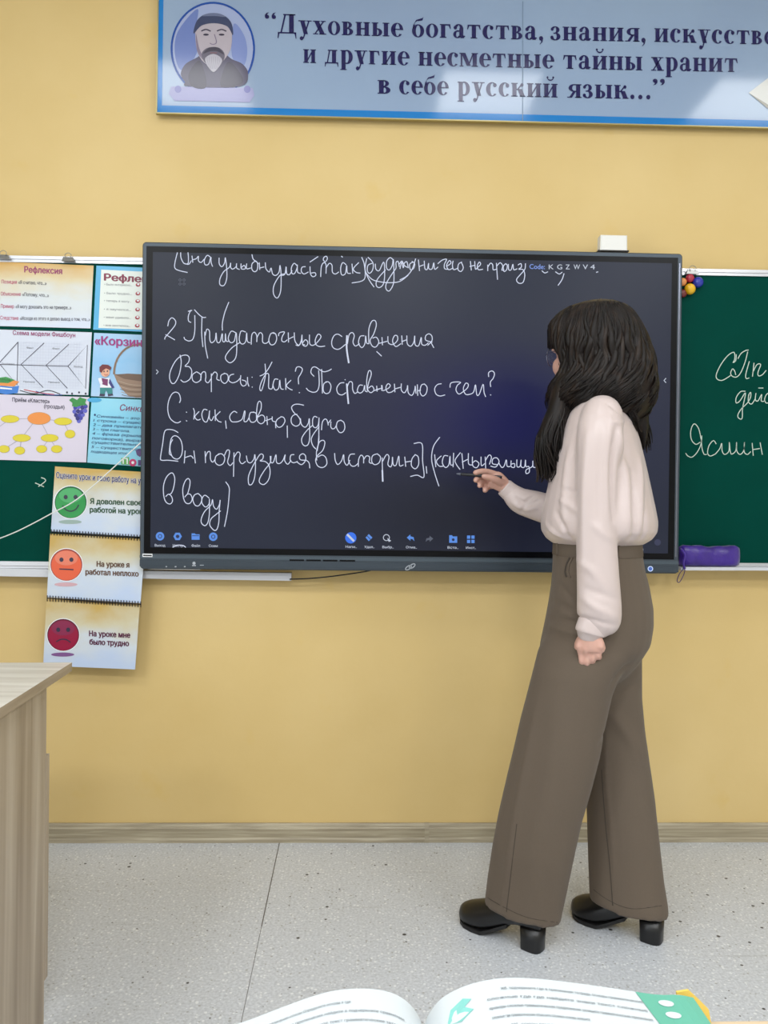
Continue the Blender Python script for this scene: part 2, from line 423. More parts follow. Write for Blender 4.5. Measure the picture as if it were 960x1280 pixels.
# chalk writing, traced: (x, y) in pixels of the crops (origin, scale)
def strokes(k, org, sc, L, wd, Y, m):
    for s in L:
        k.pstroke([(org[0]+x*sc, org[1]+y*sc) for x, y in s], wd, Y, m)
k = MB()
strokes(k, (840, 420), 120/904, [
 [(605,175),(600,230),(575,250),(590,220),(590,165),(570,155),(520,190),(460,270),(418,360),(425,405),(470,418),(525,390),(550,372)],
 [(622,212),(650,165),(690,138),(720,132)], [(712,150),(690,240),(650,340),(610,385),(570,380),(552,350),(570,310),(590,330),(600,365)],
 [(728,240),(695,360),(700,400),(725,395)], [(772,255),(758,380)], [(762,340),(800,270),(835,270),(810,340),(815,375),(850,365),(885,325)],
], 1.05, YBRD-.0008, CHALK)
k.build('chalk_word', rb)
k = MB()
strokes(k, (840, 420), 120/904, [
 [(690,520),(645,525),(605,580),(605,630),(640,610),(685,540),(690,560),(665,680),(660,775),(630,775),(620,745),(650,690),(710,630),(740,575),(740,530),(722,560),(720,620),(750,640),(785,590)],
 [(790,540),(785,600),(810,610),(845,550),(840,610),(865,615)], [(815,490),(858,490)], [(925,535),(890,550),(872,600),(890,632),(925,620)],
 [(945,545),(938,600)],[(938,570),(965,545),(985,560),(975,620)],
], 1.05, YBRD-.0008, CHALK)
k.build('chalk_word', rb)
k = MB()
strokes(k, (840, 420), 120/904, [
 [(265,1000),(225,1020),(185,980),(175,910),(190,850),(215,828),(250,870),(270,950),(275,1010),(240,1090),(190,1140),(150,1130),(130,1105)],
 [(280,940),(280,1040),(300,1110),(325,1115)], [(415,1015),(390,985),(350,1030),(335,1100),(360,1130),(410,1110)],
 [(410,1110),(450,1060),(468,1010),(472,1080),(495,1115),(535,1085),(540,1000),(548,1080),(562,1112),(600,1080),(608,1000),(610,1080),(640,1115),(675,1080),(682,1000),(680,1090),(710,1115),(740,1090)],
 [(755,1010),(765,1125)], [(760,1070),(825,1060)], [(830,1005),(850,1115)]], 1.05, YBRD-.0008, CHALK)
k.build('chalk_word', rb)
k = MB()
strokes(k, (0, 560), 80/960, [[(620,445),(665,460),(685,490),(650,525),(580,575)], [(530,525),(590,550),(655,580)]], 1.1, YBRD-.0008, CHALK)
k.build('chalk_mark', lb)
# paper clips on the boards' top rails
CLIPM = mat('clip_steel', (150, 150, 148), 0.3, metal=0.9)
def clip(px, py, label):
    c = at(px, py, -.040)
    o = thing('binder_clip', label, 'clip', c, 'steel clips along the chalkboard tops')
    k = MB(); q = [at(px-6, py-1.5, -.040), at(px+6, py-1.0, -.040), at(px+8, py+4, -.044), at(px-8, py+3.5, -.044)]
    k.slab(q, .006, CLIPM); k.build('jaw', o)
    k = MB(); k.tube([at(px+a, py+b, -.042) for a, b in crom2([(-3, 0), (-4, -4), (0, -6.5), (4, -4), (3, 0)])], .0010, CLIPM, 6); k.build('wire_handle', o)
    return o
def crom2(P): return [(p.x, p.y) for p in crom([(a, b, 0) for a, b in P], 4)]
clip(85, 322.5, 'small steel clip on the chalkboard top above the posters')
clip(4, 319.5, 'small steel clip on the chalkboard top at the far left edge')
clip(866, 338.5, 'small steel clip on the chalkboard top above the coloured ball magnets')
# ball magnets
def magnet(px, py, r, col, name):
    m = mat('magnet_'+name, col, 0.22, coat=0.3)
    c = at(px, py, YBRD-r*.0027*.8); k = MB(); rr = r*.00262
    Mx = Matrix.Rotation(math.radians(90), 3, 'X')
    k.ball(c, (rr, rr, rr*.8), m, 18, Mx, 12)
    o = k.build('ball_magnet', None, c); tag(o, {'blue': 'blue round magnet, rightmost of the cluster on the green board', 'red': 'red round magnet, topmost of the cluster on the green board', 'yellow': 'bright yellow round magnet at the cluster bottom on the green board', 'orange': 'pale orange round magnet half behind the black screen edge', 'maroon': 'dark red round magnet almost hidden behind the black screen edge'}[name], 'magnet', 'round magnets beside the screen')
magnet(872.5, 353, 7.2, (28, 46, 160), 'blue'); magnet(862.3, 347.8, 5.8, (176, 42, 66), 'red'); magnet(862.4, 361.3, 7.4, (240, 186, 28), 'yellow')
magnet(853.2, 352.5, 5.5, (232, 150, 84), 'orange'); magnet(853.5, 366.8, 5.5, (120, 36, 34), 'maroon')
# purple pencil case on the right ledge
PURP = mat('purple_satin', (54, 15, 134), 0.30, noise=0.5, nscale=22, bump=0.35, bscale=30, sheen=0.3)
PURD = mat('purple_cord', (52, 14, 96), 0.6)
pc = thing('pencil_case', 'shiny purple soft pencil case lying on the ledge below the green board', 'pencil case', at(887, 709, -.06))
k = MB(); rings = []
N_ = 22
p0 = at(849.5, 700, -.06); p1 = at(924.5, 700, -.06); ht = (at(887, 682.5, -.06)-at(887, 709.2, -.06)).z
for i in range(15):
    t = i/14; x = p0.x+(p1.x-p0.x)*t
    e = (max(0.02, 1-abs(2*t-1)**14))**.5
    hh = ht*(0.97+0.03*math.sin(t*9)+0.02*math.sin(t*21+1)); wy = .030*(0.55+0.45*min(1, 4*min(t, 1-t)+.15))
    r = []
    for j in range(N_):
        a = 2*math.pi*j/N_; cc, ss = math.cos(a), math.sin(a)
        sy = math.copysign(abs(cc)**.8, cc); sz = math.copysign(abs(ss)**.7, ss)
        wob = 1+.05*math.sin(5*a+t*17)+.04*math.sin(3*a-t*26)
        r.append((x, -.052+sy*wy*wob*(.5+.5*e), LEDGE_Z+.001+hh*.5+sz*hh*.5*(wob*.3+.7)*(.80+.20*e)))
    rings.append(r)
k.loft(rings, PURP); k.build('pouch', pc)
k = MB(); k.tube(crom([at(x, y, -.092) for x, y in ((851, 686), (856, 694), (854, 704), (856, 711))], 4), .0045, PURP, 8)
k.tube(crom([at(x, y, -.092) for x, y in ((855, 710), (849, 718), (846.5, 726), (849, 728), (853, 722), (856, 714), (855, 710))], 4), .0014, PURD, 6); k.build('wrist_loop', pc)

# ------------------------------------------------------------------ interactive display
DBODY = mat('display_frame_slate', (66, 76, 86), 0.38, metal=0.35)
DSIDE = mat('display_side_dark', (28, 32, 38), 0.25, metal=0.5)
DBLK = mat('display_glass_border', (4, 5, 9), 0.3, spec=0.15)
YD = -0.107
def screen_mat():
    m = bpy.data.materials.new('display_screen'); m.use_nodes = True; nt = m.node_tree; N = nt.nodes; L = nt.links; b = N['Principled BSDF']
    b.inputs['Base Color'].default_value = (.006, .007, .010, 1); b.inputs['Roughness'].default_value = .32; b.inputs['Specular IOR Level'].default_value = .2
    tc = N.new('ShaderNodeTexCoord')
    sx = N.new('ShaderNodeSeparateXYZ'); L.new(tc.outputs['Generated'], sx.inputs[0])
    # backlight is uneven: bluer towards lower middle, greyer at the top and bottom rim
    def glow(cx, cz, rx, rz, col, prev):
        mp = N.new('ShaderNodeMapping'); mp.inputs['Location'].default_value = (-cx/rx, 0, -cz/rz); mp.inputs['Scale'].default_value = (1/rx, 0, 1/rz); L.new(tc.outputs['Generated'], mp.inputs[0])
        ln = N.new('ShaderNodeVectorMath'); ln.operation = 'LENGTH'; L.new(mp.outputs[0], ln.inputs[0])
        mr = N.new('ShaderNodeMapRange'); mr.interpolation_type = 'SMOOTHSTEP'; mr.inputs[1].default_value = 0; mr.inputs[2].default_value = 1; mr.inputs[3].default_value = 1; mr.inputs[4].default_value = 0; L.new(ln.outputs['Value'], mr.inputs[0])
        x = N.new('ShaderNodeMix'); x.data_type = 'RGBA'; L.new(mr.outputs[0], x.inputs['Factor']); L.new(prev, x.inputs['A']); x.inputs['B'].default_value = (*lin(col), 1); return x.outputs['Result']
    c0 = N.new('ShaderNodeRGB'); c0.outputs[0].default_value = (*lin((43, 49, 70)), 1)
    c = glow(.55, .45, .75, .5, (44, 46, 78), c0.outputs[0])
    c = glow(.66, .45, .26, .34, (24, 24, 92), c)
    c = glow(.62, .12, .5, .3, (22, 24, 44), c)
    c = glow(.1, .95, .5, .4, (42, 48, 66), c)
    L.new(c, b.inputs['Emission Color']); b.inputs['Emission Strength'].default_value = 0.62
    return m
SCREEN = screen_mat()
dp = thing('interactive_display', 'large wall mounted black touch display showing white handwriting', 'display', at(513, 714, YD))
TL, TR, BR, BL = (178, 302), (853.5, 317), (848, 718.5), (174.5, 711)
def dpx(u, v):   # fraction across the display's front, in photograph pixels
    return tuple((TL[i]*(1-u)+TR[i]*u)*(1-v)+(BL[i]*(1-u)+BR[i]*u)*v for i in (0, 1))
def dq(u0, v0, u1, v1, Y): return [at(*dpx(u0, v0), Y), at(*dpx(u1, v0), Y), at(*dpx(u1, v1), Y), at(*dpx(u0, v1), Y)]
k = MB()
# rounded slab outline
W_, H_ = 1.80, 1.09
def rounded(ins, Y, rad):
    q = dq(0, 0, 1, 1, YD); P = []
    o_ = q[0]; ux = (q[1]-q[0]).normalized(); uz = (q[3]-q[0]).normalized(); w0 = (q[1]-q[0]).length; h0 = (q[3]-q[0]).length
    for cx, cz, a0 in ((w0-rad, rad, -90), (w0-rad, h0-rad, 0), (rad, h0-rad, 90), (rad, rad, 180)):
        for j in range(5):
            a = math.radians(a0+22.5*j); rr = rad-ins
            p = o_+ux*(cx+rr*math.cos(a))+uz*(cz+rr*math.sin(a)); P.append(Vector((p.x, Y, p.z)))
    return P
k.loft([rounded(.030, -.036, .032), rounded(.026, -.080, .03), rounded(0.0, -.082, .012), rounded(0.0, -.1035, .012), rounded(.0035, YD, .012)], DBODY, True, False)
k.build('housing', dp)
k = MB(); k.slab(dq(.0075, .0130, .9915, .9530, YD-.0008), .0006, DBLK); k.build('glass_border', dp)
k = MB(); k.slab(dq(.0195, .0310, .980, .9340, YD-.0016), .0006, SCREEN); scr = k.build('screen', dp)
# pale metal strip imitating the highlight along the right bevel
k = MB(); k.slab(dq(.9935, .03, .9958, .945, YD-.0008), .0006, mat('highlight_metal', (120, 124, 138), .25, metal=1.0)); k.build('bevel_highlight', dp)
# bottom bar: two steps, port slots, sticker, logo, power button
k = MB(); k.slab(dq(.000, .958, 1.0, .9675, YD-.0012), .0012, mat('bar_upper', (74, 86, 96), .4, metal=.3)); k.slab(dq(.000, .9715, 1.0, .992, YD-.0030), .003, mat('bar_lower', (56, 66, 76), .4, metal=.3)); k.build('control_bar', dp)
k = MB()
for a, b_ in ((.278, .305), (.309, .336), (.340, .367), (.371, .400)):
    k.slab(dq(a, .9655, b_, .9705, YD-.0016), .0006, DBLK)
k.build('port_slot', dp)
k = MB(); k.slab([at(178, 692, YD-.002), at(190.5, 692.2, YD-.002), at(190.5, 696.3, YD-.002), at(178, 696.1, YD-.002)], .001, mat('sticker_white', (226, 228, 230), .5))
k.pstroke([(179.4, 694.2), (189.2, 694.4)], 1.5, YD-.0024, DSIDE, 1)
k.build('sticker', dp)
k = MB(); LOGO = mat('logo_grey', (168, 174, 182), .4)
for cx, cy in ((510.6, 709.6), (515.2, 707.6)):
    P = []
    for i in range(17):
        a = 2*math.pi*i/16; x = 4.2*math.cos(a); y = 2.0*math.sin(a); r = -.6
        P.append((cx+x*math.cos(r)-y*math.sin(r), cy+x*math.sin(r)+y*math.cos(r)))
    k.pstroke(P, 1.2, YD-.0036, LOGO, 1)
k.build('maker_emblem', dp)
k = MB()
for x in (208, 219.5, 231): k = MB(); k.pell(x, 708.3, 1.2, .8, YD-.0036, LOGO, 8); k.build('port_mark', dp)
k = MB()
k.pell(242.5, 704, 2.0, 2.0, YD-.0036, LOGO, 10); k.pstroke([(240.5, 707), (244.5, 707)], 1.2, YD-.0036, LOGO, 1); k.pstroke([(250, 706.5), (254.5, 706.5)], .8, YD-.0036, LOGO, 1)
k.build('port_mark', dp)
k = MB(); c = at(813, 711, YD-.003); Mx = Matrix.Rotation(math.radians(90), 3, 'X'); k.ball(c, (.0085, .0085, .003), mat('power_button_blue', (70, 110, 200), .3), 20, Mx)
k.pring(813, 711, 2.9, 2.9, 1.0, YD-.0064, mat('power_ring', (205, 222, 255), .4, emit=1.0)); k.build('power_button', dp)
# handwriting on the screen (lit pixels)
INK = mat('screen_ink', (206, 213, 234), .5, emit=1.0)
YI = YD-.0022
HW = [MB() for _ in range(6)]
k = HW[0]
A = [[(130,35),(112,110),(112,150),(140,168),(205,183)], [(155,35),(158,75),(180,115),(210,115),(213,70),(210,35)], [(180,115),(215,122),(235,95)], [(240,60),(246,108)], [(246,88),(272,80),(288,62),(288,95),(308,108),(330,85)],
 [(385,75),(355,55),(333,90),(338,125),(365,120),(380,72),(384,110),(394,138)], [(443,75),(445,120),(465,140),(485,110),(490,72),(500,150),(500,230),(480,280),(450,275),(450,230),(480,175),(520,145),(530,112),(530,145),(545,158),(570,140),(574,115),(575,150),(595,160)],
 [(608,118),(610,155),(640,155),(632,130),(612,145)], [(650,118),(650,155),(680,150)], [(690,50),(700,85),(730,110),(730,160),(710,178),(690,160),(690,120),(715,100),(738,118)],
 [(745,110),(748,162)], [(748,150),(780,142)], [(790,110),(795,155),(820,180),(833,150),(845,195),(870,205),(893,180),(900,130),(908,200),(905,320),(880,375),(852,345),(855,280),(900,205),(940,190),(945,140),(952,195),(970,200)]]
strokes(k, (200, 310), 1/6, A, 1.05, YI, INK)
B = [[(0,205),(35,198),(46,140),(50,190),(70,200),(90,170)], [(125,130),(105,115),(85,150),(90,190),(110,190),(128,150),(130,125),(132,180),(155,190)], [(190,140),(165,145),(160,175),(180,195),(212,180)], [(225,140),(228,190),(245,215),(268,205),(262,185),(235,188)], [(225,105),(285,65)],
 [(305,215),(310,140),(328,110),(345,125),(345,190)], [(345,150),(370,115),(390,130),(393,180),(415,195),(440,180)], [(340,105),(325,90),(330,70),(348,62),(355,80),(345,100)], [(495,125),(470,110),(455,150),(462,200),(490,192),(500,130),(505,185),(530,190)], [(460,62),(469,68)],
 [(540,120),(546,190)], [(590,110),(550,155),(570,182),(600,188)], [(613,70),(633,130),(632,235),(540,262)], [(650,80),(638,150),(650,200),(675,250),(705,292)], [(660,70),(690,100),(700,130),(692,170),(670,190),(655,170),(660,130),(690,115)],
 [(715,120),(720,160),(745,168),(778,105),(785,200),(775,270),(745,297),(722,280),(730,235),(790,165)], [(845,85),(825,72),(800,100),(800,150),(820,165),(842,130),(850,85),(855,200),(850,270),(820,322),(795,305),(800,260),(850,180),(870,150),(870,110),(885,100),(895,140)], [(895,120),(915,98),(932,130),(955,145)], [(640,180),(690,235),(760,255),(830,260),(900,250),(960,205)]]
strokes(k, (350, 310), 1/6, B, 1.05, YI, INK)
C_ = [[(0,95),(8,65),(15,92),(20,70),(32,64),(38,92)], [(60,65),(45,75),(48,100),(62,95),(68,72),(55,62)], [(0,147),(30,130),(55,100),(72,50)], [(85,55),(90,105)], [(90,85),(108,78)], [(112,60),(115,95),(126,98),(132,70),(133,95),(148,96),(156,68),(160,98),(175,88)],
 [(175,72),(195,56),(215,52),(205,75),(206,95),(220,98)], [(215,85),(235,70),(228,58),(215,80),(225,100),(245,92)], [(245,60),(242,80),(248,100),(268,92)], [(285,65),(270,75),(268,100),(282,108),(292,90),(283,66)],
 [(325,62),(329,102)], [(322,85),(345,80)], [(345,62),(348,97),(358,90),(372,75),(366,65),(357,82),(362,100),(382,98)], [(405,78),(405,105)], [(405,88),(418,70),(428,78),(430,100),(444,98)], [(445,70),(450,145)], [(448,82),(462,68),(474,82),(470,102),(480,100)],
 [(488,72),(477,85),(480,108),(492,100),(495,80),(487,72)], [(500,75),(502,100),(513,100),(521,75),(525,100),(540,96)], [(545,78),(558,72),(560,88),(548,98),(568,100),(576,125),(568,158),(548,162),(538,145),(558,120),(576,98),(579,72)],
 [(655,105),(668,115),(682,110)], [(718,110),(735,120),(748,112)], [(757,118),(748,145),(730,172)], [(906,112),(914,110)]]
strokes(k, (500, 310), 260/960, C_, 1.05, YI, INK)
k = HW[1]
D_ = [[(52,200),(60,165),(80,145),(103,165),(100,195),(65,240),(35,275),(32,288)], [(38,258),(60,270),(98,292)], [(205,95),(190,130),(190,165),(206,176)], [(188,102),(212,96)], [(232,130),(232,230),(220,285),(195,300),(168,290),(160,275)], [(230,92),(258,122),(285,142),(305,142)], [(280,140),(278,250),(286,338)],
 [(298,240),(302,330),(318,415)], [(302,262),(312,222),(330,235),(332,290),(345,312),(368,290),(374,245),(380,305),(400,305),(415,250),(418,300),(434,300),(436,250),(442,300),(462,300)], [(458,42),(432,110),(416,180),(416,228)],
 [(505,245),(475,235),(455,280),(470,310),(495,300),(508,245),(512,330),(505,410),(470,445),(440,425),(440,395),(480,345),(530,312)], [(570,240),(540,235),(528,290),(545,320),(570,305),(578,245),(582,300),(600,312)],
 [(608,322),(612,260),(630,242),(645,265),(645,305)], [(645,280),(665,245),(683,258),(684,305),(705,316),(728,300)], [(765,250),(740,250),(725,295),(740,325),(765,318),(778,285),(770,252),(752,244)], [(790,265),(797,245),(830,240),(815,270),(812,298),(830,306),(848,292)], [(855,245),(857,308)], [(857,287),(888,272)], [(895,245),(900,300),(925,328),(942,295),(946,265),(950,318),(965,325)]]
strokes(k, (200, 370), .1875, D_, 1.05, YI, INK)
E_ = [[(38,145),(42,205),(65,215),(75,192),(60,175),(42,195)], [(85,145),(87,200),(110,210),(140,185),(158,155),(140,140),(122,175),(126,205),(150,218),(182,215)], [(0,208),(18,212),(34,185),(38,147)], [(290,155),(265,140),(240,150),(225,190),(235,225),(270,235),(312,205)],
 [(325,200),(335,145),(355,130),(368,150),(360,190),(375,215),(400,200)], [(430,150),(405,155),(395,195),(415,225),(435,200),(440,150),(446,195),(462,200)], [(460,195),(460,110),(478,60),(500,55),(507,85),(490,140),(468,180),(482,215),(505,220),(523,190),(508,160),(485,165)],
 [(543,160),(546,208)], [(525,198),(575,185)], [(580,155),(584,195),(612,205),(640,180),(640,152),(622,150),(610,185),(630,218),(662,200)], [(668,150),(671,205)], [(668,187),(700,175)], [(700,150),(703,200),(725,216),(744,190),(750,150),(752,205),(775,212),(791,160),(794,202),(815,210),(835,195)], [(860,190),(820,178),(820,150),(840,138),(858,152),(858,182),(832,210)], [(850,188),(870,225)], [(510,250),(540,278)]]
strokes(k, (370, 390), 190/960, E_, 1.05, YI, INK)
k.pstroke([(370+322*.198, 390+150*.198), (370+320*.198, 390+230*.198), (370+333*.198, 390+320*.198)], 2.0, YI-.0002, INK)
k = HW[2]
F_ = [[(172,95),(182,160),(165,260),(130,330),(100,335),(82,290),(90,230),(130,150),(178,105),(225,95),(250,115),(245,155),(215,190),(250,195),(272,230),(262,290),(230,320),(200,325),(178,308)], [(310,240),(278,265),(280,310),(310,330),(345,310),(350,265),(315,238)], [(350,310),(352,265),(368,240),(388,242),(393,280),(390,315),(412,332),(436,300)],
 [(440,255),(440,410)], [(440,275),(468,240),(490,258),(487,300),(510,312)], [(555,252),(523,270),(525,315),(555,338),(582,310),(580,265),(550,250)], [(632,258),(600,270),(590,310),(620,332),(660,320),(690,290)], [(692,270),(690,330),(710,360),(738,348),(735,320),(705,308)], [(750,285),(752,330),(762,362)], [(789,368),(792,371)], [(788,284),(791,286)]]
strokes(k, (200, 430), 140/960, F_, 1.05, YI, INK)
G_ = [[(68,90),(72,160),(60,230),(40,290),(28,270),(45,215),(75,165),(95,168),(95,220),(96,270),(120,275),(128,240)], [(120,75),(90,130),(60,165),(30,180)], [(165,205),(140,205),(128,250),(145,285),(170,270),(178,210),(185,270),(205,280)], [(222,198),(224,282)], [(262,212),(228,250),(250,275),(272,285)], [(295,145),(305,115),(330,112),(348,130),(335,165),(318,195),(320,240)], [(324,304),(327,306)],
 [(435,182),(412,155),(420,120),(445,112),(480,135),(510,148),(545,140),(565,128)], [(470,140),(474,240),(460,290),(430,302),(395,290),(378,272)], [(492,130),(495,220),(498,308)], [(530,225),(508,240),(505,290),(525,312),(552,300),(562,255),(545,225),(522,224)], [(660,230),(630,235),(606,270),(615,310),(645,322),(674,305)],
 [(682,270),(700,225),(722,230),(725,280),(740,310),(762,300)], [(800,250),(775,250),(760,290),(780,308),(805,290),(815,250),(818,290),(835,298)], [(835,290),(830,220),(842,150),(858,140),(864,170),(845,230),(838,280),(860,305),(885,285),(870,255),(845,270)], [(905,255),(908,295)], [(888,290),(945,270)], [(945,250),(948,278)], [(667,207),(670,209)]]
strokes(k, (320, 440), 1/6, G_, 1.05, YI, INK)
k.pstroke([(320+681/6, 440+240/6), (320+686/6, 440+310/6), (320+693/6, 440+386/6)], 1.9, YI-.0002, INK)
H2 = [[(42,190),(43,228)], [(0,222),(42,212)], [(45,228),(60,228),(95,210),(107,190),(90,178),(74,205),(85,240),(112,242),(138,225)], [(138,180),(142,240)], [(140,217),(183,205)], [(190,178),(190,225),(213,246),(233,215),(237,190),(242,245),(270,265),(290,225),(294,195),(300,250)], [(310,185),(313,266)], [(312,232),(335,226)], [(362,180),(340,190),(330,240),(350,270),(376,250),(383,205),(362,179)], [(490,178),(460,185),(440,215),(450,255),(480,270),(516,262)], [(555,205),(560,175),(590,165),(635,168),(610,190),(600,225),(620,255),(650,240),(685,210),(692,182),(672,175),(655,215),(670,255),(700,258),(732,240),(746,185),(756,260),(775,255),(803,182),(810,240),(822,275)], [(845,125),(845,95),(870,82),(888,100),(880,135),(858,165),(860,200)], [(858,261),(862,263)]]
strokes(k, (470, 450), 1/6, H2, 1.05, YI, INK)
k = HW[3]
I_ = [[(180,172),(190,140),(175,90),(140,75),(105,100),(78,165),(72,240),(90,310),(130,350),(165,358),(190,345)], [(243,259),(247,262)], [(242,338),(248,342)], [(308,225),(318,260),(312,325)], [(360,255),(322,300),(345,332),(372,325)], [(435,240),(405,235),(386,280),(400,335),(430,350),(450,300),(458,245),(455,310),(475,337),(497,300)], [(508,238),(511,338)], [(555,255),(515,300),(535,340),(565,352)], [(605,340),(612,410)], [(710,265),(685,252),(655,275),(643,310),(660,345),(690,350),(725,345),(760,320),(780,250),(785,270),(775,340),(800,345),(822,310)], [(865,262),(835,265),(823,310),(840,350),(875,348),(897,310),(885,270),(860,258)]]
strokes(k, (200, 480), 130/960, I_, 1.05, YI, INK)
J_ = [[(5,250),(5,190),(15,110),(32,85),(48,105),(45,160),(15,230),(15,270),(45,293),(75,275),(80,235),(55,212),(20,230)], [(100,225),(105,302)], [(88,265),(145,245)], [(150,228),(152,265),(182,276)], [(230,230),(195,255),(183,290),(205,324),(240,315),(267,270),(255,235),(228,228)], [(180,290),(183,332)], [(288,312),(290,420)], [(440,122),(390,112),(350,118),(328,145),(350,190),(385,220),(408,260),(400,300),(365,315),(330,290),(325,245),(345,215),(378,205)], [(410,245),(420,300),(455,325),(482,290),(492,245),(495,340),(495,430),(480,485),(450,497),(425,470),(425,420),(470,355),(520,310)], [(565,235),(540,225),(523,255),(525,310),(550,330),(575,300),(582,235),(580,300),(580,400),(575,470)], [(582,320),(530,390),(510,440),(525,495),(552,525)], [(605,350),(612,280),(635,250),(655,260),(667,305)], [(667,288),(690,258)], [(692,275),(690,318),(705,340),(728,332),(745,300)], [(785,260),(752,275),(743,325),(770,372),(802,368),(820,330),(810,280),(780,260)]]
strokes(k, (320, 490), 130/960, J_, 1.05, YI, INK)
k = HW[4]
K_ = [[(208,68),(170,48),(120,45),(98,70),(85,160),(68,270),(80,290),(130,290),(208,298)], [(165,125),(148,160),(145,210),(165,265),(205,280),(235,250),(243,190),(230,130),(200,98),(170,98),(150,130),(140,205),(140,240),(158,252)], [(265,215),(258,312)], [(262,270),(310,255),(330,275)], [(335,215),(347,312)], [(425,220),(428,310)], [(428,262),(445,225),(465,225),(468,280),(485,305),(506,280)], [(540,240),(510,260),(506,305),(535,330),(570,315),(582,270),(560,240),(530,240)], [(580,250),(600,210),(620,215),(615,260),(605,305),(625,332),(647,310)], [(656,230),(652,420)], [(656,268),(685,225),(705,240),(700,290),(720,318),(748,300)], [(755,255),(765,300),(790,310),(815,280),(823,245),(828,340),(820,430),(800,480),(775,482),(772,420),(800,350),(845,270),(870,240),(890,250),(885,280),(865,295),(905,300),(935,330),(945,390),(930,450),(895,484),(862,470),(862,435),(900,370),(945,310),(952,258)]]
strokes(k, (190, 530), .15625, K_, 1.05, YI, INK)
L_ = [[(50,258),(55,305),(75,305),(96,245),(100,305),(125,316),(152,290),(170,245),(165,290),(190,322),(215,290)], [(240,245),(215,250),(210,290),(235,310),(268,300)], [(330,290),(290,285),(285,255),(310,238),(332,255),(330,295),(300,325),(265,305)], [(335,288),(360,310),(366,352)], [(425,215),(440,150),(470,130),(487,150),(470,210),(430,250),(413,290),(430,335),(470,348),(502,320),(495,270),(465,248),(430,265)], [(438,60),(438,140),(420,220),(422,290)], [(565,235),(570,290),(590,324),(620,295),(637,245),(642,300),(665,330),(687,290)], [(725,240),(690,245),(676,285),(695,330),(725,337),(752,315)], [(755,340),(757,285),(775,250),(795,265),(797,312)], [(797,285),(820,255),(845,265),(842,305),(862,315)], [(900,240),(868,255),(862,300),(885,325),(920,310),(932,265),(905,238)]]
strokes(k, (330, 530), .15625, L_, 1.05, YI, INK)
M_ = [[(32,135),(35,258)], [(35,152),(55,118),(68,130),(62,168),(76,182),(84,165),(86,130),(90,170),(105,172),(119,125),(123,175),(142,172)], [(150,130),(155,180)], [(152,157),(185,152)], [(205,118),(188,140),(185,175),(205,192),(222,170),(220,130),(203,118)], [(198,60),(240,62),(243,150),(250,235),(215,225),(180,232)], [(262,180),(265,215)], [(332,28),(300,75),(290,140),(305,210),(328,282)], [(306,118),(312,182)], [(340,125),(315,152),(330,178),(352,178)], [(375,125),(355,125),(346,160),(362,185),(380,170),(386,125),(389,170),(404,170)], [(405,110),(402,182)], [(440,108),(413,145),(420,170),(438,195)], [(448,112),(455,190)], [(450,157),(480,142)], [(482,112),(483,165),(502,172)], [(503,130),(505,175),(525,186),(537,165),(520,150),(505,160)], [(548,130),(550,175),(567,165)], [(570,130),(572,190)], [(572,147),(590,120),(602,132),(592,168)], [(635,170),(608,165),(610,140),(630,135),(642,155),(625,182),(598,178)], [(640,160),(655,184),(668,178),(680,145),(684,178),(700,180)], [(705,150),(705,180),(722,184),(722,165),(705,168)], [(735,145),(736,180),(752,178),(757,145),(757,180),(775,182),(780,145),(782,180),(797,180),(800,208),(784,217),(784,197),(815,180),(818,150),(820,182),(838,182),(848,168)]]
strokes(k, (470, 540), 230/960, M_, 1.05, YI, INK)
k.pstroke([(470+33*.24, 540+200*.24), (470+35*.24, 540+256*.24)], 1.9, YI-.0002, INK)
k = HW[5]
O_ = [[(170,265),(195,250),(215,200),(228,110),(210,55),(180,55),(140,100),(115,180),(118,280),(140,340),(180,360),(205,330),(195,285),(165,262),(138,285)], [(355,262),(375,190),(380,130),(360,105),(330,135),(308,210),(315,300),(340,350),(380,352),(402,310),(385,265),(355,262),(328,290)], [(460,255),(425,270),(408,315),(430,370),(465,378),(492,340),(495,290),(460,254)], [(570,300),(530,272),(503,300),(500,350),(535,390),(570,360),(574,310),(574,450),(560,540),(530,577),(495,550),(495,500),(530,430),(590,370),(605,315),(615,380),(645,412),(672,370),(682,320),(672,430),(668,540),(650,610),(620,622),(578,570),(590,510),(640,465),(685,430)], [(738,140),(770,190),(772,260),(755,430),(725,585)]]
strokes(k, (190, 585), .125, O_, 1.05, YI, INK)
for k in HW: k.build('handwritten_line', dp)
# toolbar along the bottom of the screen
BLU = mat('icon_blue', (84, 140, 226), .5, emit=.95); BLD = mat('icon_dark', (20, 32, 80), .5, emit=.8); LBL = mat('icon_label', (200, 208, 224), .5, emit=.9); FNT = mat('icon_faint', (80, 86, 102), .5, emit=1.0)
YK = YI-.0004
def nk(): return MB()
for i, x in enumerate((200, 222, 244.5, 266.5)):
    y = 670.3+i*.2; k = nk()
    if i == 2: k.ppoly([(x-5, y-4), (x-1, y-4), (x, y-2.8), (x+5, y-2.8), (x+5, y+4), (x-5, y+4)], YI, BLU); k.pstroke([(x-4, y-1), (x+4, y-1)], .8, YK, BLD, 1)
    elif i == 1: k.pell(x, y, 5.3, 5.3, YI, BLU, 6); k.pell(x, y, 2.2, 2.2, YK, BLD)
    else: k.pell(x, y, 5.3, 5.3, YI, BLU); k.pring(x, y, 2.2, 2.2, .9, YK, BLD, 12)
    k.build('toolbar_icon', dp)
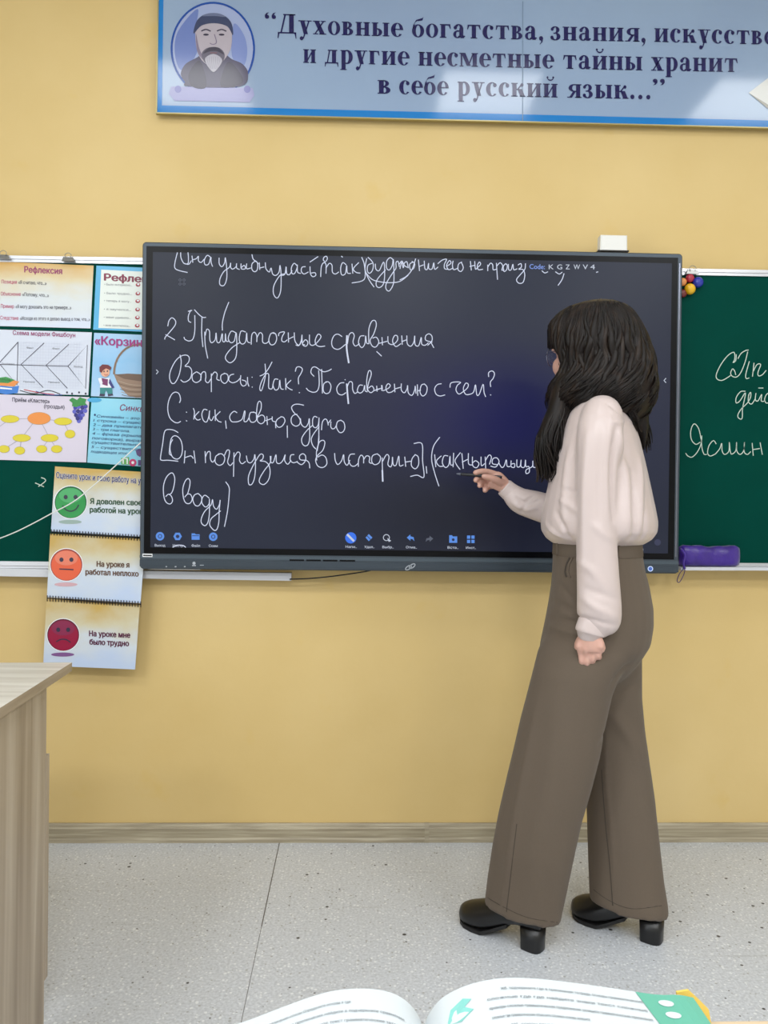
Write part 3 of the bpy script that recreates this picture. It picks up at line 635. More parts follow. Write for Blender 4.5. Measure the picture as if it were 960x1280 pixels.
for s, x0, x1, y in (('Выход', 193.5, 206.5, 683), ('Настр', 216, 229, 683.2), ('Файл', 239.5, 250, 683.4), ('Совм', 261, 272, 683.6), ('Напи..', 432, 446, 684.8), ('Удал..', 455.5, 468, 685), ('Выбр..', 478, 492, 685.2), ('Отме..', 507.5, 521, 685.4), ('Вста..', 559.5, 573, 685.8), ('Инст..', 582.5, 595, 686)):
    k = nk(); k.ptext(s, x0, x1, y, y+.2, 3.0, YI, LBL, .012); k.build('icon_caption', dp)
k = nk(); k.pstroke([(216, 684), (222, 681.5), (229, 682), (232, 684)], 1.1, YK, INK); k.build('handwritten_line', dp)
k = nk(); k.pell(438.5, 672.3, 7.0, 7.0, YI, mat('icon_active', (40, 110, 235), .5, emit=.95)); k.pstroke([(434.5, 668.5), (442, 676)], 2.6, YK, LBL, 1); k.build('toolbar_icon', dp)
k = nk(); k.ppoly([(457, 672), (461, 667.5), (465.5, 672), (461, 676.5)], YI, BLU); k.pstroke([(459, 670), (463.5, 674.5)], .9, YK, BLD, 1); k.build('toolbar_icon', dp)
k = nk(); k.pring(483, 672, 3.8, 3.8, .9, YI, LBL, 16); k.ppoly([(484, 672.5), (489, 676), (486, 677.5)], YK, LBL); k.build('toolbar_icon', dp)
k = nk(); k.ppoly([(508.5, 672), (513, 668), (513, 670.4), (517, 671.5), (518, 676.5), (515.5, 673.8), (513, 673.6), (513, 676)], YI, BLU); k.build('toolbar_icon', dp)
k = nk(); k.ppoly([(541.5, 673.4), (537, 669.6), (537, 672), (533, 673), (532, 677.5), (534.5, 675.2), (537, 675), (537, 677.2)], YI, FNT); k.build('toolbar_icon', dp)
k = nk(); k.ppoly([(561.5, 669), (565, 669), (566, 670.5), (571.5, 670.5), (571.5, 678.5), (561.5, 678.5)], YI, BLU); k.pell(566.5, 674.6, 1.8, 1.8, YK, BLD, 10); k.build('toolbar_icon', dp)
k = nk()
for a in (-2.7, 2.7):
    for b_ in (-2.6, 2.8): k.ppoly([(588.5+a-2, 674+b_-2), (588.5+a+2, 674+b_-2), (588.5+a+2, 674+b_+2), (588.5+a-2, 674+b_+2)], YI, BLU)
k.build('toolbar_icon', dp)
k = nk(); k.ptext('1/1', 798.5, 804, 688.5, 688.6, 3, YI, LBL, .01); k.pstroke([(799, 684), (805, 679)], 1.6, YI, LBL, 1); k.build('page_number', dp); k = nk(); k.pell(822, 678, 4, 4, YI, mat('icon_ghost', (40, 44, 76), .5, emit=1.0)); k.build('toolbar_icon', dp)
k = nk(); k.pstroke([(195.5, 462.3), (197.8, 464.8), (195.5, 467.3)], 1.1, YI, LBL, 1); k.build('panel_arrow', dp); k = nk(); k.pstroke([(832.3, 473), (830, 475.6), (832.3, 478.2)], 1.1, YI, LBL, 1); k.build('panel_arrow', dp)
k = nk()
for a in (-2.5, 2.5):
    for b_ in (-2.5, 2.5): k.pring(227.5+a, 352.5+b_, 1.7, 1.7, .8, YI, FNT, 4)
k.build('toolbar_icon', dp)
k = nk(); k.ptext('Code:', 662, 681, 336, 336.4, 6.2, YI, mat('icon_code', (120, 150, 226), .5, emit=.95), .012)
for ch, x in zip('KGZWV4', (686, 696.5, 707, 717, 728.5, 738)):
    w_ = {'K': 6, 'G': 6.2, 'Z': 5.2, 'W': 8, 'V': 6.4, '4': 5.6}[ch]
    k.ptext(ch, x, x+w_, 336.5, 336.6, 6.2, YI, LBL, .004)
k.build('screen_code', dp)
# small white box standing on the display's top edge
zt = at(768, 315.3, -.09).z
sb = thing('sensor_box', 'small white box standing on the top edge of the black display', 'box', (at(768, 313, -.08).x, -.09, zt))
k = MB(); x0 = at(750.5, 300, -.1).x; x1 = at(784.5, 300, -.1).x; z1 = at(768, 293.8, -.1).z
WB = mat('white_plastic', (232, 231, 226), .5)
r_ = []
for (ins, y) in ((.004, -.1005), (0, -.098), (0, -.066), (.004, -.062)):
    r_.append([(x0+ins, y, zt+.004), (x1-ins, y, zt+.004), (x1-ins-.001, y, z1-ins), (x0+ins+.001, y, z1-ins)])
k.loft(r_, WB, True, False); k.build('housing', sb)
k = MB(); k.box((x0-.006, -.098, zt+.0005), (x1+.006, -.064, zt+.005), mat('black_plastic', (20, 20, 22), .5)); k.build('foot', sb)
# black cable drooping under the display
k = MB(); k.tube(crom([at(x, y, Y) for x, y, Y in ((362, 724.0, -.06), (385, 723.2, -.062), (410, 721, -.065), (440, 717, -.066), (462, 713.3, -.066), (480, 708, -.062))], 5), .0022, mat('black_cable', (14, 13, 14), .5), 8)
tag(k.build('cable'), 'thin black cable drooping below the bottom edge of the screen', 'cable')
# white cord across the left posters
k = MB(); k.tube(crom([at(x, y, Y) for x, y, Y in ((179, 550.5, -.072), (173.5, 555.5, -.104), (150, 577, -.104), (118, 606, -.106), (92, 627, -.106), (66, 641, -.104), (40, 655, -.10), (15, 667, -.098), (-10, 676, -.095), (-60, 690, -.09))], 5), .0019, mat('white_cord', (228, 230, 226), .5), 8)
tag(k.build('cord'), 'thin white cord slanting across the posters left of the screen', 'cord')
# ------------------------------------------------------------------ serif lettering for the banner (x-height = 1)
SW, HL, SH = .34, .09, .07
def R_(x0, y0, x1, y1): return [(x0, y0), (x1, y0), (x1, y1), (x0, y1)]
def stem(x, y0=0.0, y1=1.0, sb=True, st=True, w=SW):
    P = [R_(x, y0, x+w, y1)]
    if sb: P.append(R_(x-.10, y0, x+w+.10, y0+SH))
    if st: P.append(R_(x-.10, y1-SH, x+w+.10, y1))
    return P
def ring(cx, cy, rx, ry, ix, iy, a0=0, a1=360, n=22, dx=0):
    P = []
    for i in range(n):
        t0 = math.radians(a0+(a1-a0)*i/n); t1 = math.radians(a0+(a1-a0)*(i+1)/n)
        P.append([(cx+rx*math.cos(t0), cy+ry*math.sin(t0)), (cx+rx*math.cos(t1), cy+ry*math.sin(t1)), (cx+dx+ix*math.cos(t1), cy+iy*math.sin(t1)), (cx+dx+ix*math.cos(t0), cy+iy*math.sin(t0))])
    return P
def dot(cx, cy, r, n=12): return [[(cx+r*math.cos(2*math.pi*i/n), cy+r*math.sin(2*math.pi*i/n)) for i in range(n)]]
def diag(xa, ya, xb, yb, w): return [[(xa, ya), (xa+w, ya), (xb+w, yb), (xb, yb)]]
def G(c):
    if c == 'о': return ring(.5, .5, .5, .52, .20, .46), 1.0
    if c == 'с': return ring(.5, .5, .5, .52, .18, .46, 48, 318, dx=.04)+dot(.74, .80, .15), .92
    if c == 'е': return ring(.5, .5, .5, .52, .18, .46, 0, 322, dx=.04)+[R_(.2, .50, .98, .58)], .95
    if c == 'н': return stem(.1)+stem(.74)+[R_(.4, .46, .8, .56)], 1.18
    if c == 'и': return stem(.1)+stem(.78)+diag(.30, .12, .80, .86, .12), 1.22
    if c == 'й': return stem(.1)+stem(.78)+diag(.30, .12, .80, .86, .12)+ring(.61, 1.46, .28, .26, .22, .16, 180, 360, 10)+dot(.37, 1.46, .08)+dot(.85, 1.46, .08), 1.22
    if c == 'ь': return stem(.1)+ring(.44, .29, .46, .29, .16, .21, -90, 90, 12)+[R_(.4, 0, .46, .08), R_(.4, .5, .46, .58)], .95
    if c == 'ы': return stem(.1)+ring(.44, .29, .42, .29, .14, .21, -90, 90, 12)+[R_(.4, 0, .46, .08), R_(.4, .5, .46, .58)]+stem(1.0), 1.44
    if c == 'в': return stem(.1)+ring(.48, .27, .44, .27, .14, .19, -90, 90, 12)+ring(.46, .76, .36, .24, .10, .17, -90, 90, 12)+[R_(.4, 0, .5, .08), R_(.4, .46, .5, .54), R_(.4, .92, .5, 1.0)], .98
    if c == 'г': return stem(.1)+[R_(.1, .91, .86, 1.0), [(.72, .93), (.86, .93), (.90, .66), (.84, .66)]], .94
    if c == 'т': return stem(.40, st=False)+[R_(.06, .91, 1.08, 1.0), [(.06, .93), (.20, .93), (.08, .66), (.02, .66)], [(.94, .93), (1.08, .93), (1.12, .66), (1.06, .66)]], 1.14
    if c == 'а': return ring(.36, .27, .34, .28, .10, .20, 60, 330)+[R_(.52, .06, .84, .72), [(.84, .04), (1.0, .10), (1.0, .16), (.84, .2)], R_(.62, 0, .9, .1)]+ring(.46, .70, .38, .33, .10, .25, 0, 150, 14)+dot(.19, .76, .14)+[R_(.3, .50, .6, .57)], 1.0
    if c == 'р': return stem(.1, -.46, 1.0, st=False)+[R_(0, .93, .3, 1.0)]+ring(.56, .5, .48, .52, .18, .43, -110, 110, 18, dx=-.02), 1.06
    if c == 'у': return diag(.14, 1.0, .44, .0, .34)[:1]+diag(.80, .95, .34, -.34, .11)+[R_(0, .93, .62, 1.0), R_(.66, .93, 1.08, 1.0)]+dot(.26, -.32, .15), 1.06
    if c == 'х': return diag(.08, 1.0, .60, 0, .38)+diag(.78, .95, .12, .05, .12)+[R_(0, .93, .56, 1.0), R_(.62, .93, 1.04, 1.0), R_(0, 0, .42, .07), R_(.5, 0, 1.08, .07)], 1.08
    if c == 'к': return stem(.1)+diag(.46, .5, .80, .90, .13)+dot(.90, .86, .13)+diag(.52, .56, .78, 0, .38)+[R_(.40, .48, .6, .57), R_(.72, 0, 1.2, .07)], 1.18
    if c == 'з': return ring(.38, .27, .44, .29, .13, .21, -150, 90, 16)+ring(.38, .76, .36, .26, .09, .19, -90, 150, 16)+[R_(.24, .46, .4, .55)]+dot(.12, .20, .13)+dot(.14, .80, .12), .86
    if c == 'я': return stem(.74)+ring(.56, .72, .44, .28, .14, .20, 90, 270, 12)+[R_(.5, .92, .8, 1.0), R_(.5, .44, .8, .52)]+diag(.14, .0, .50, .48, .24)+[R_(.0, 0, .40, .07)], 1.16
    if c == 'м': return stem(.06, w=.13)+stem(1.06)+diag(.10, 1.0, .56, .06, .34)+diag(1.04, .94, .66, .1, .11), 1.46
    if c == 'б': return ring(.5, .46, .5, .48, .19, .41)+[[(.02, .5), (.18, .62), (.24, 1.0), (.10, .9)], [(.10, .9), (.24, 1.06), (.5, 1.24), (.34, 1.26)], [(.34, 1.26), (.5, 1.18), (.86, 1.24), (.94, 1.5), (.86, 1.42)]], 1.0
    if c == 'д': return diag(.22, .06, .40, .96, .10)+[R_(.66, .06, 1.0, 1.0), R_(.30, .92, 1.1, 1.0), R_(.06, 0, 1.18, .09), [(.06, .05), (.18, .05), (.10, -.24), (.05, -.24)], [(1.06, .05), (1.18, .05), (1.19, -.24), (1.14, -.24)]], 1.22
    if c == 'Д': return diag(.26, .06, .60, 1.40, .13)+[R_(.98, .06, 1.36, 1.43), R_(.50, 1.34, 1.5, 1.43), R_(.06, 0, 1.56, .10), [(.06, .05), (.20, .05), (.10, -.36), (.04, -.36)], [(1.42, .05), (1.56, .05), (1.58, -.36), (1.52, -.36)]], 1.6
    if c == ',': return dot(.2, .12, .17)+[[(.2, -.02), (.37, .12), (.30, -.16), (.10, -.34), (.08, -.30), (.20, -.16)]], .46
    if c == '.': return dot(.2, .15, .17), .52
    if c == '“': return sum([dot(x+.2, 1.16, .15)+[[(x+.05, 1.16), (x+.2, 1.22), (x+.24, 1.40), (x+.34, 1.50), (x+.16, 1.44), (x+.06, 1.3)]] for x in (0, .46)], []), .92
    if c == '”': return sum([dot(x+.2, 1.36, .15)+[[(x+.35, 1.36), (x+.2, 1.30), (x+.16, 1.12), (x+.06, 1.02), (x+.24, 1.08), (x+.34, 1.22)]] for x in (0, .46)], []), .92
    return [], .4
def word(k, s, x0, x1, y0, y1, xh, Y, m):
    pos = 0; P = []
    for c in s:
        g, wd = G(c); P += [[(p[0]+pos, p[1]) for p in q] for q in g]; pos += wd+.14
    mx = max(p[0] for q in P for p in q); mn = min(p[0] for q in P for p in q)
    for q in P:
        pts = []
        for u, v in q:
            t = (u-mn)/(mx-mn); pts.append(at(x0+(x1-x0)*t, y0+(y1-y0)*t-v*xh, Y))
        ar = sum(q[i][0]*q[(i+1) % len(q)][1]-q[(i+1) % len(q)][0]*q[i][1] for i in range(len(q)))
        k.poly(pts if ar > 0 else pts[::-1], m)
YBN = -.027
BPRINT = ramp_mat('banner_print', [(0.3, (140, 160, 190)), (0.7, (152, 174, 200))], 0.10, nscale=1.3, detail=2, spec=0.6)
BBLUE = mat('banner_blue_edge', (20, 122, 196), 0.12); GOLD = mat('banner_gold_frame', (170, 158, 112), .35, metal=.7)
NAVY = mat('banner_navy', (24, 20, 80), 0.15)
bn = thing('wall_banner', 'long pale blue wall banner with navy Russian quotation and oval portrait', 'banner', at(600, 150, 0))
b0, b1, b2, b3 = (199, -32), (1240, 3), (1240, 166), (196.5, 140.5)   # print corners
def bl(u, v): return ((b0[0]*(1-u)+b1[0]*u)*(1-v)+(b3[0]*(1-u)+b2[0]*u)*v, (b0[1]*(1-u)+b1[1]*u)*(1-v)+(b3[1]*(1-u)+b2[1]*u)*v)
k = MB(); k.slab([at(*bl(u, v), YBN) for u, v in ((0, 0), (1, 0), (1, 1), (0, 1))], .012, BPRINT, GOLD)
Q = lambda u0, v0, u1, v1: [at(*bl(u, v), YBN-.0006) for u, v in ((u0, v0), (u1, v0), (u1, v1), (u0, v1))]
k.build('print_panel', bn)
k = MB()
for q in ((0, 0, 1, .035), (0, .948, 1, 1), (0, .035, .0055, .948), (.9945, .035, 1, .948)): k.slab(Q(*q), .0005, BBLUE)
k.build('blue_border', bn)
k = MB()
for q in ((-.0016, -.012, 1.0016, 0), (-.0016, 1, 1.0016, 1.009), (-.0016, 0, 0, 1), (1, 0, 1.0016, 1)):
    k.slab([p+Vector((0, -.002, 0)) for p in Q(*q)], .014, GOLD)
k.build('frame', bn)
k = MB(); k.pstroke([(653.5, 2), (653.3, 153)], .9, YBN-.0012, mat('banner_joint', (110, 134, 160), .3), 1); k.build('panel_joint', bn)
k = MB()
for s, x0, x1, y0, y1 in (('“', 331, 345, 40.5, 41), ('Духовные', 347, 504, 41.5, 46), ('богатства,', 515, 679, 46.2, 50), ('знания,', 688, 807, 50, 52.2), ('искусство', 818, 970, 52.2, 56)):
    word(k, s, x0, x1, y0, y1, 17.0, YBN-.0012, NAVY)
for s, x0, x1, y0, y1 in (('и', 379, 395, 78.4, 78.8), ('другие', 406, 512, 79, 81.5), ('несметные', 523, 693, 81.8, 85.5), ('тайны', 704, 803, 85.8, 88), ('хранит', 814, 922, 88.2, 90)):
    word(k, s, x0, x1, y0, y1, 17.0, YBN-.0012, NAVY)
for s, x0, x1, y0, y1 in (('в', 472, 488, 117, 117.3), ('себе', 499, 561, 117.5, 118.8), ('русский', 572, 697, 119, 121.8), ('язык...', 709, 813, 122, 124), ('”', 816, 831, 124, 124.2)):
    word(k, s, x0, x1, y0, y1, 17.0, YBN-.0012, NAVY)
k.build('lettering', bn)
# portrait medallion: a bearded man in a skullcap, drawn in washes
def wash(n, c): return mat('portrait_'+n, c, .15)
def blob(k, pts, Y, m):
    k.ppoly([(q.x, q.y) for q in crom([(x, y, 0) for x, y in pts], 5, True)], Y, m)
k = MB(); Y = YBN-.0012; dY = .0004
ov = [(266+51*math.cos(a), 61+57.5*math.sin(a)) for a in [math.radians(64-308*i/40+0) for i in range(41)]]
ov = [(266+50.5*math.cos(math.radians(d)), 61+56.5*math.sin(math.radians(d))) for d in range(124, 417, 6)]
k.ppoly(ov, Y, wash('ground', (158, 170, 206)))
blob(k, [(247, 11), (222, 40), (219, 70), (228, 88), (246, 66), (244, 40)], Y-dY, wash('shade', (108, 126, 184)))
blob(k, [(292, 30), (305, 44), (309, 66), (303, 84), (290, 70)], Y-dY, wash('shade2', (124, 140, 194)))
blob(k, [(226, 92), (232, 80), (246, 72), (256, 66), (278, 66), (290, 74), (303, 80), (310, 92), (300, 108), (236, 108), (231, 102)], Y-2*dY, wash('robe', (66, 60, 88)))
blob(k, [(236, 92), (250, 76), (258, 108), (240, 108)], Y-2.5*dY, wash('robe_dark', (48, 42, 66)))
blob(k, [(284, 78), (298, 88), (303, 104), (276, 108)], Y-2.5*dY, wash('robe_dark', (48, 42, 66)))
blob(k, [(244, 36), (246, 28), (254, 24), (280, 24), (288, 30), (290, 44), (289, 58), (285, 68), (277, 78), (266, 83), (255, 78), (248, 68), (245, 56)], Y-3*dY, wash('face', (178, 168, 178)))
blob(k, [(245, 42), (249, 60), (255, 74), (251, 72), (246, 62)], Y-3.5*dY, wash('face_shade', (128, 116, 138)))
blob(k, [(242, 42), (245, 28), (252, 20), (262, 16.5), (274, 17), (284, 22), (290, 31), (291, 44), (284, 33), (268, 29), (252, 32)], Y-4*dY, wash('cap', (58, 66, 98)))
blob(k, [(252, 20), (262, 16.5), (274, 17), (282, 21), (268, 20)], Y-4.5*dY, wash('cap_top', (104, 112, 142)))
for x in (257.5, 277): 
    k.pell(x, 43.3, 3.6, 1.3, Y-4*dY, wash('dark', (50, 44, 66)), 12); k.pstroke([(x-5.5, 38.6), (x, 36.8), (x+5.5, 38.8)], 1.5, Y-4*dY, wash('dark', (50, 44, 66)))
k.pstroke([(268, 43), (270.5, 53), (266, 55.5), (262.5, 54)], 1.1, Y-4*dY, wash('face_shade', (128, 116, 138)))
blob(k, [(252, 68), (257, 61), (267, 58.5), (276, 61), (281, 69), (277, 79), (266, 83), (256, 78)], Y-4*dY, wash('beard', (92, 86, 104)))
blob(k, [(254, 67), (260, 60.5), (267, 59), (274, 60.5), (280, 68), (271, 64), (263, 64)], Y-4.5*dY, wash('moustache', (58, 52, 70)))
blob(k, [(257, 72), (266, 67.5), (275, 71), (277.5, 77), (272, 86), (267, 90), (262, 86), (257.5, 79)], Y-5*dY, wash('beard_grey', (176, 172, 184)))
for i in range(7): k.pstroke([(258.5+i*2.8, 71), (259.8+i*2.4, 78), (263+i*1.3, 86)], .45, Y-5.5*dY, wash('beard_line', (140, 136, 152)))
k.pstroke([(263, 66), (271, 66)], 1.2, Y-5.5*dY, wash('lip', (120, 84, 96)), 1)
k.build('portrait', bn)
k = MB(); k.pstroke([(266+51.5*math.cos(math.radians(d)), 61+57.5*math.sin(math.radians(d))) for d in range(122, 419, 6)], 2.6, Y, mat('portrait_ring', (24, 72, 156), .15), 1); k.build('portrait_ring', bn)
LIL = mat('plinth_lilac', (156, 156, 198), .15)
k = MB(); k.ppoly([(214, 108), (316, 110), (318, 119), (312, 128), (218, 126), (211, 117)], Y-.0001, LIL)
for x in (222.5, 309): k.pell(x, 111.5, 4.2, 4.6, Y-.0003, mat('plinth_knob', (122, 122, 180), .15), 14)
k.build('portrait_plinth', bn)
k = MB(); k.ppoly([(936, 116), (962, 96), (1010, 104), (1014, 136), (962, 132)], Y, mat('printed_page', (206, 206, 200), .15)); k.ppoly([(936, 116), (962, 132), (1014, 136), (1014, 140), (960, 136)], Y-dY, mat('printed_page_edge', (150, 146, 134), .15)); k.build('printed_book', bn)

# ------------------------------------------------------------------ six lesson posters on the left board
YP = YBRD-.003
PAPER = (234, 236, 242)
def inpix(k, o, s, L, fn): [fn(k, [(o[0]+x*s, o[1]+y*s) for x, y in q]) for q in L]
def c3(x, y): return (x*.25, 300+y*.25)
def poster(name, label, quad, m):
    k = MB(); k.slab([at(*p, YP) for p in quad], .0012, m, mat('poster_edge', (220, 224, 230), .5)); o = k.build(name, None)
    tag(o, label, 'poster', 'lesson posters on the left board'); return o, MB()
YQ = YP-.0008
MAR = mat('print_magenta', (150, 42, 104), .35); DK = mat('print_dark', (46, 42, 66), .35); REDP = mat('print_pink', (190, 70, 110), .35); WHT = mat('print_white', (238, 240, 244), .35)
GREYP = mat('print_grey', (130, 132, 140), .35)
def print_grad(name, stops, nscale=2.0, nz=.35, off=(0, 0, 0), rough=.32):
    """printed wash: soft vertical blend broken up with clouds, fixed to the sheet"""
    m = bpy.data.materials.new(name); m.use_nodes = True; nt = m.node_tree; N = nt.nodes; L = nt.links; b = N['Principled BSDF']
    tc = N.new('ShaderNodeTexCoord'); sp = N.new('ShaderNodeSeparateXYZ'); L.new(tc.outputs['Generated'], sp.inputs[0])
    n = N.new('ShaderNodeTexNoise'); n.inputs['Scale'].default_value = nscale; n.inputs['Detail'].default_value = 4
    mp = N.new('ShaderNodeMapping'); mp.inputs['Location'].default_value = off; L.new(tc.outputs['Generated'], mp.inputs[0]); L.new(mp.outputs[0], n.inputs['Vector'])
    a = N.new('ShaderNodeMath'); a.operation = 'MULTIPLY_ADD'; L.new(n.outputs['Fac'], a.inputs[0]); a.inputs[1].default_value = nz*2
    L.new(sp.outputs['Z'], a.inputs[2]); s = N.new('ShaderNodeMath'); s.operation = 'SUBTRACT'; L.new(a.outputs[0], s.inputs[0]); s.inputs[1].default_value = nz
    r = N.new('ShaderNodeValToRGB'); cr = r.color_ramp
    cr.elements[0].position, cr.elements[0].color = stops[0][0], (*lin(stops[0][1]), 1); cr.elements[1].position, cr.elements[1].color = stops[-1][0], (*lin(stops[-1][1]), 1)
    for p, c in stops[1:-1]: e = cr.elements.new(p); e.color = (*lin(c), 1)
    L.new(s.outputs[0], r.inputs[0]); L.new(r.outputs[0], b.inputs['Base Color']); b.inputs['Roughness'].default_value = rough; b.inputs['Specular IOR Level'].default_value = .4
    return m
def child(k, name, o): return k.build(name, o)
# 1 Рефлексия
o, k = poster('wall_poster', 'yellow and white poster titled Рефлексия with four short lines, topmost left', [(-60, 324.5), (117, 332), (113, 410.5), (-60, 406)], print_grad('print_yellow_wash', [(.1, (214, 222, 238)), (.42, (216, 222, 224)), (.68, (220, 206, 170)), (1.0, (214, 170, 96))], 2.4, .36))
k.ptext('Рефлексия', 30.5, 77.5, 340.3, 342.6, 7.6, YQ, MAR, .03)
for a, b_, x0, xm, x1, y in (('Позиция', '«Я считаю, что...»', 2, 23, 58, 354.2), ('Объяснение', '«Потому, что...»', 1, 28, 61, 369.3), ('Пример', '«Я могу доказать это на примере...»', 1, 19.5, 89, 384.6), ('Следствие', '«Исходя из этого я делаю вывод о том, что...»', 0.3, 25, 112.5, 399.3)):
    k.ptext(a, x0, xm-2, y, y+.6, 4.6, YQ, REDP, .01); k.ptext(b_, xm, x1, y+.6, y+2.0, 4.4, YQ, DK, .006)
child(k, 'print', o)
# 2 Рефлексия (ornaments)
SKY = mat('print_sky', (86, 176, 222), .32); CREAM = mat('print_cream', (226, 232, 226), .32); DRED = mat('print_dark_red', (126, 28, 62), .35); BEAD = mat('print_red', (178, 60, 70), .35)
o, k = poster('wall_poster', 'blue bordered poster with heavy dark red heading and red ornaments, top beside screen', [(120.5, 332), (214, 336), (212, 416), (116.5, 412)], SKY)
k.ppoly([(126.5, 337), (208, 341), (206, 413), (123, 410)], YQ, CREAM)
k.ptext('Рефлексия', 130.5, 211, 350.5, 354.6, 8.6, YQ-.0004, DRED, .045)
for i, (s, y) in enumerate((('Было интересно...', 356.5), ('Было трудно...', 367.5), ('теперь я могу...', 377), ('я научился...', 387.5), ('меня удивило...', 397.5), ('мне захотелось...', 407.6))):
    k.ptext('• '+s, 130.5-i*.2, 165-i*.4, y, y+1.2, 2.6, YQ-.0004, GREYP, .008)
    k.pell(172.5-i*.2, y-.5, 3.0, 2.4, YQ-.0004, BEAD, 12); k.pell(172.8-i*.2, y-1.2, 1.5, 1.2, YQ-.0008, WHT, 10); k.pell(171.5-i*.2, y+.4, 1.0, .8, YQ-.0008, DRED, 8)
child(k, 'print', o)
# 3 fishbone
o, k = poster('wall_poster', 'white poster with a fishbone diagram titled Схема модели Фишбоун', [(-60, 410), (114.8, 415.4), (110.3, 494), (-60, 490)], mat('print_white_sheet', (212, 218, 232), .32))
GRID = mat('print_grid', (206, 212, 228), .4)
for i in range(22): k.pstroke([(26+i*3.5, 427), (25.2+i*3.45, 486)], .35, YQ, GRID, 1)
for i in range(16): k.pstroke([(24, 428+i*3.7), (103, 430.5+i*3.7)], .35, YQ, GRID, 1)
k.ptext('Схема модели Фишбоун', 16, 94, 418.3, 421.5, 5.4, YQ-.0004, MAR, .014)
for q in ([(90, 510), (85, 725), (0, 622), (-40, 600)], [(90, 510), (0, 610), (-60, 690)], [(0, 622), (340, 631)], [(220, 515), (105, 622), (215, 737)], [(343, 522), (230, 627), (336, 741)], [(340, 631), (437, 525), (428, 743), (340, 631)]):
    k.pstroke([c3(*p) for p in q], .8, YQ-.0004, DK, 1)
for s, x, y in (('Факт', 132, 542), ('Факт', 262, 546), ('Вывод', 370, 636), ('Причина', 117, 712), ('Причина', 241, 714), ('Проблема', 8, 622)): 
    p = c3(x, y); k.ptext(s, p[0], p[0]+len(s)*1.75+2, p[1], p[1]+.4, 2.0, YQ-.0004, GREYP, .004)
for pts, col in (([(-30, 725), (60, 735), (95, 728), (88, 765), (30, 772), (-30, 760)], (52, 122, 206)), ([(-30, 700), (20, 690), (96, 708), (70, 732), (0, 728), (-30, 722)], (228, 142, 66)), ([(-20, 690), (30, 684), (75, 700), (40, 716), (-20, 712)], (60, 148, 74)), ([(0, 735), (60, 742), (60, 748), (0, 744)], (240, 240, 240))):
    k.ppoly([c3(*p) for p in pts], YQ-.0004-.0003*(col[0] != 52), mat('print_%d' % col[0], col, .35))
for q, col in (([(100, 752), (170, 768), (240, 752), (300, 770)], (40, 40, 50)), ([(120, 748), (200, 764), (270, 772)], (190, 60, 60)), ([(180, 756), (240, 774), (310, 774)], (60, 90, 160))): k.pstroke([c3(*p) for p in q], 1.0, YQ-.0006, mat('print_sq%d' % col[0], col, .4))
for i, x in enumerate((335, 360, 395, 428)): k.pell(*c3(x, 762+6*(i % 2)), 1.2, 1.4, YQ-.0004, DK, 8)
child(k, 'print', o)
# 4 Корзина
o, k = poster('wall_poster', 'sky blue poster titled Корзина with a wicker basket and a child', [(117.6, 416), (212, 420), (208, 499), (113.6, 495.2)], print_grad('print_blue_sky', [(.0, (176, 206, 236)), (.5, (146, 196, 234)), (1, (170, 206, 238))], 3, .3))
VIO = mat('print_violet', (158, 34, 122), .35)
k.ptext('«Корзина»', 118.6, 194, 430.4, 434.2, 10.5, YQ-.0008, VIO, .03)
BSK = mat('print_wicker', (150, 124, 104), .4); BSK2 = mat('print_wicker_dark', (112, 88, 72), .4); BSK3 = mat('print_wicker_light', (182, 160, 142), .4)
k.ppoly([c3(*p) for p in ((568, 668), (585, 672), (640, 690), (700, 694), (760, 690), (815, 680), (800, 735), (770, 770), (730, 788), (680, 788), (640, 778), (605, 740), (585, 710))], YQ, BSK)
k.ppoly([c3(*p) for p in ((575, 672), (640, 668), (720, 672), (810, 682), (770, 700), (700, 706), (620, 694))], YQ-.0004, BSK2)
for i in range(6): k.pstroke([c3(590+i*4, 704+i*14), c3(650, 722+i*12), c3(720, 726+i*11), c3(790-i*8, 712+i*13)], .7, YQ-.0008, BSK2 if i % 2 else BSK3)
hd = [c3(690+120*math.cos(math.radians(d)), 668+145*math.sin(math.radians(d))) for d in range(180, 361, 10)]
k.pstroke(hd, 2.6, YQ-.0004, BSK, 1); k.pstroke(hd, .8, YQ-.0008, BSK2, 1)
SKINP = mat('print_skin', (226, 170, 140), .4)
for pts, col, d in (([(500, 765), (525, 768), (523, 781), (497, 780)], (60, 50, 80), 0), ([(538, 768), (560, 764), (567, 777), (540, 782)], (60, 50, 80), 0), ([(500, 735), (560, 735), (563, 768), (540, 770), (530, 750), (522, 770), (500, 768)], (46, 132, 132), 1), ([(505, 690), (550, 690), (560, 738), (500, 738)], (236, 236, 244), 2), ([(508, 690), (540, 696), (538, 730), (512, 722)], (122, 50, 100), 3), ([(490, 692), (505, 688), (515, 715), (500, 722)], (236, 236, 244), 3), ([(548, 692), (572, 738), (560, 742), (544, 715)], (54, 60, 128), 3)):
    k.ppoly([c3(*p) for p in pts], YQ-.0004*(d+1), mat('print_kid%d%d' % (col[0], col[2]), col, .4))
k.pell(*c3(526, 660), 5.6, 6.2, YQ-.0022, SKINP, 18); k.ppoly([c3(*p) for p in ((498, 658), (497, 635), (512, 622), (540, 624), (556, 636), (552, 650), (530, 642), (515, 652), (508, 664))], YQ-.0026, mat('print_hair', (112, 40, 40), .4))
k.pell(*c3(537, 656), .9, 1.1, YQ-.0026, DK, 8); k.pell(*c3(520, 657), .9, 1.1, YQ-.0026, DK, 8); k.pstroke([c3(522, 672), c3(530, 676), c3(538, 671)], .7, YQ-.0026, BEAD)
child(k, 'print', o)
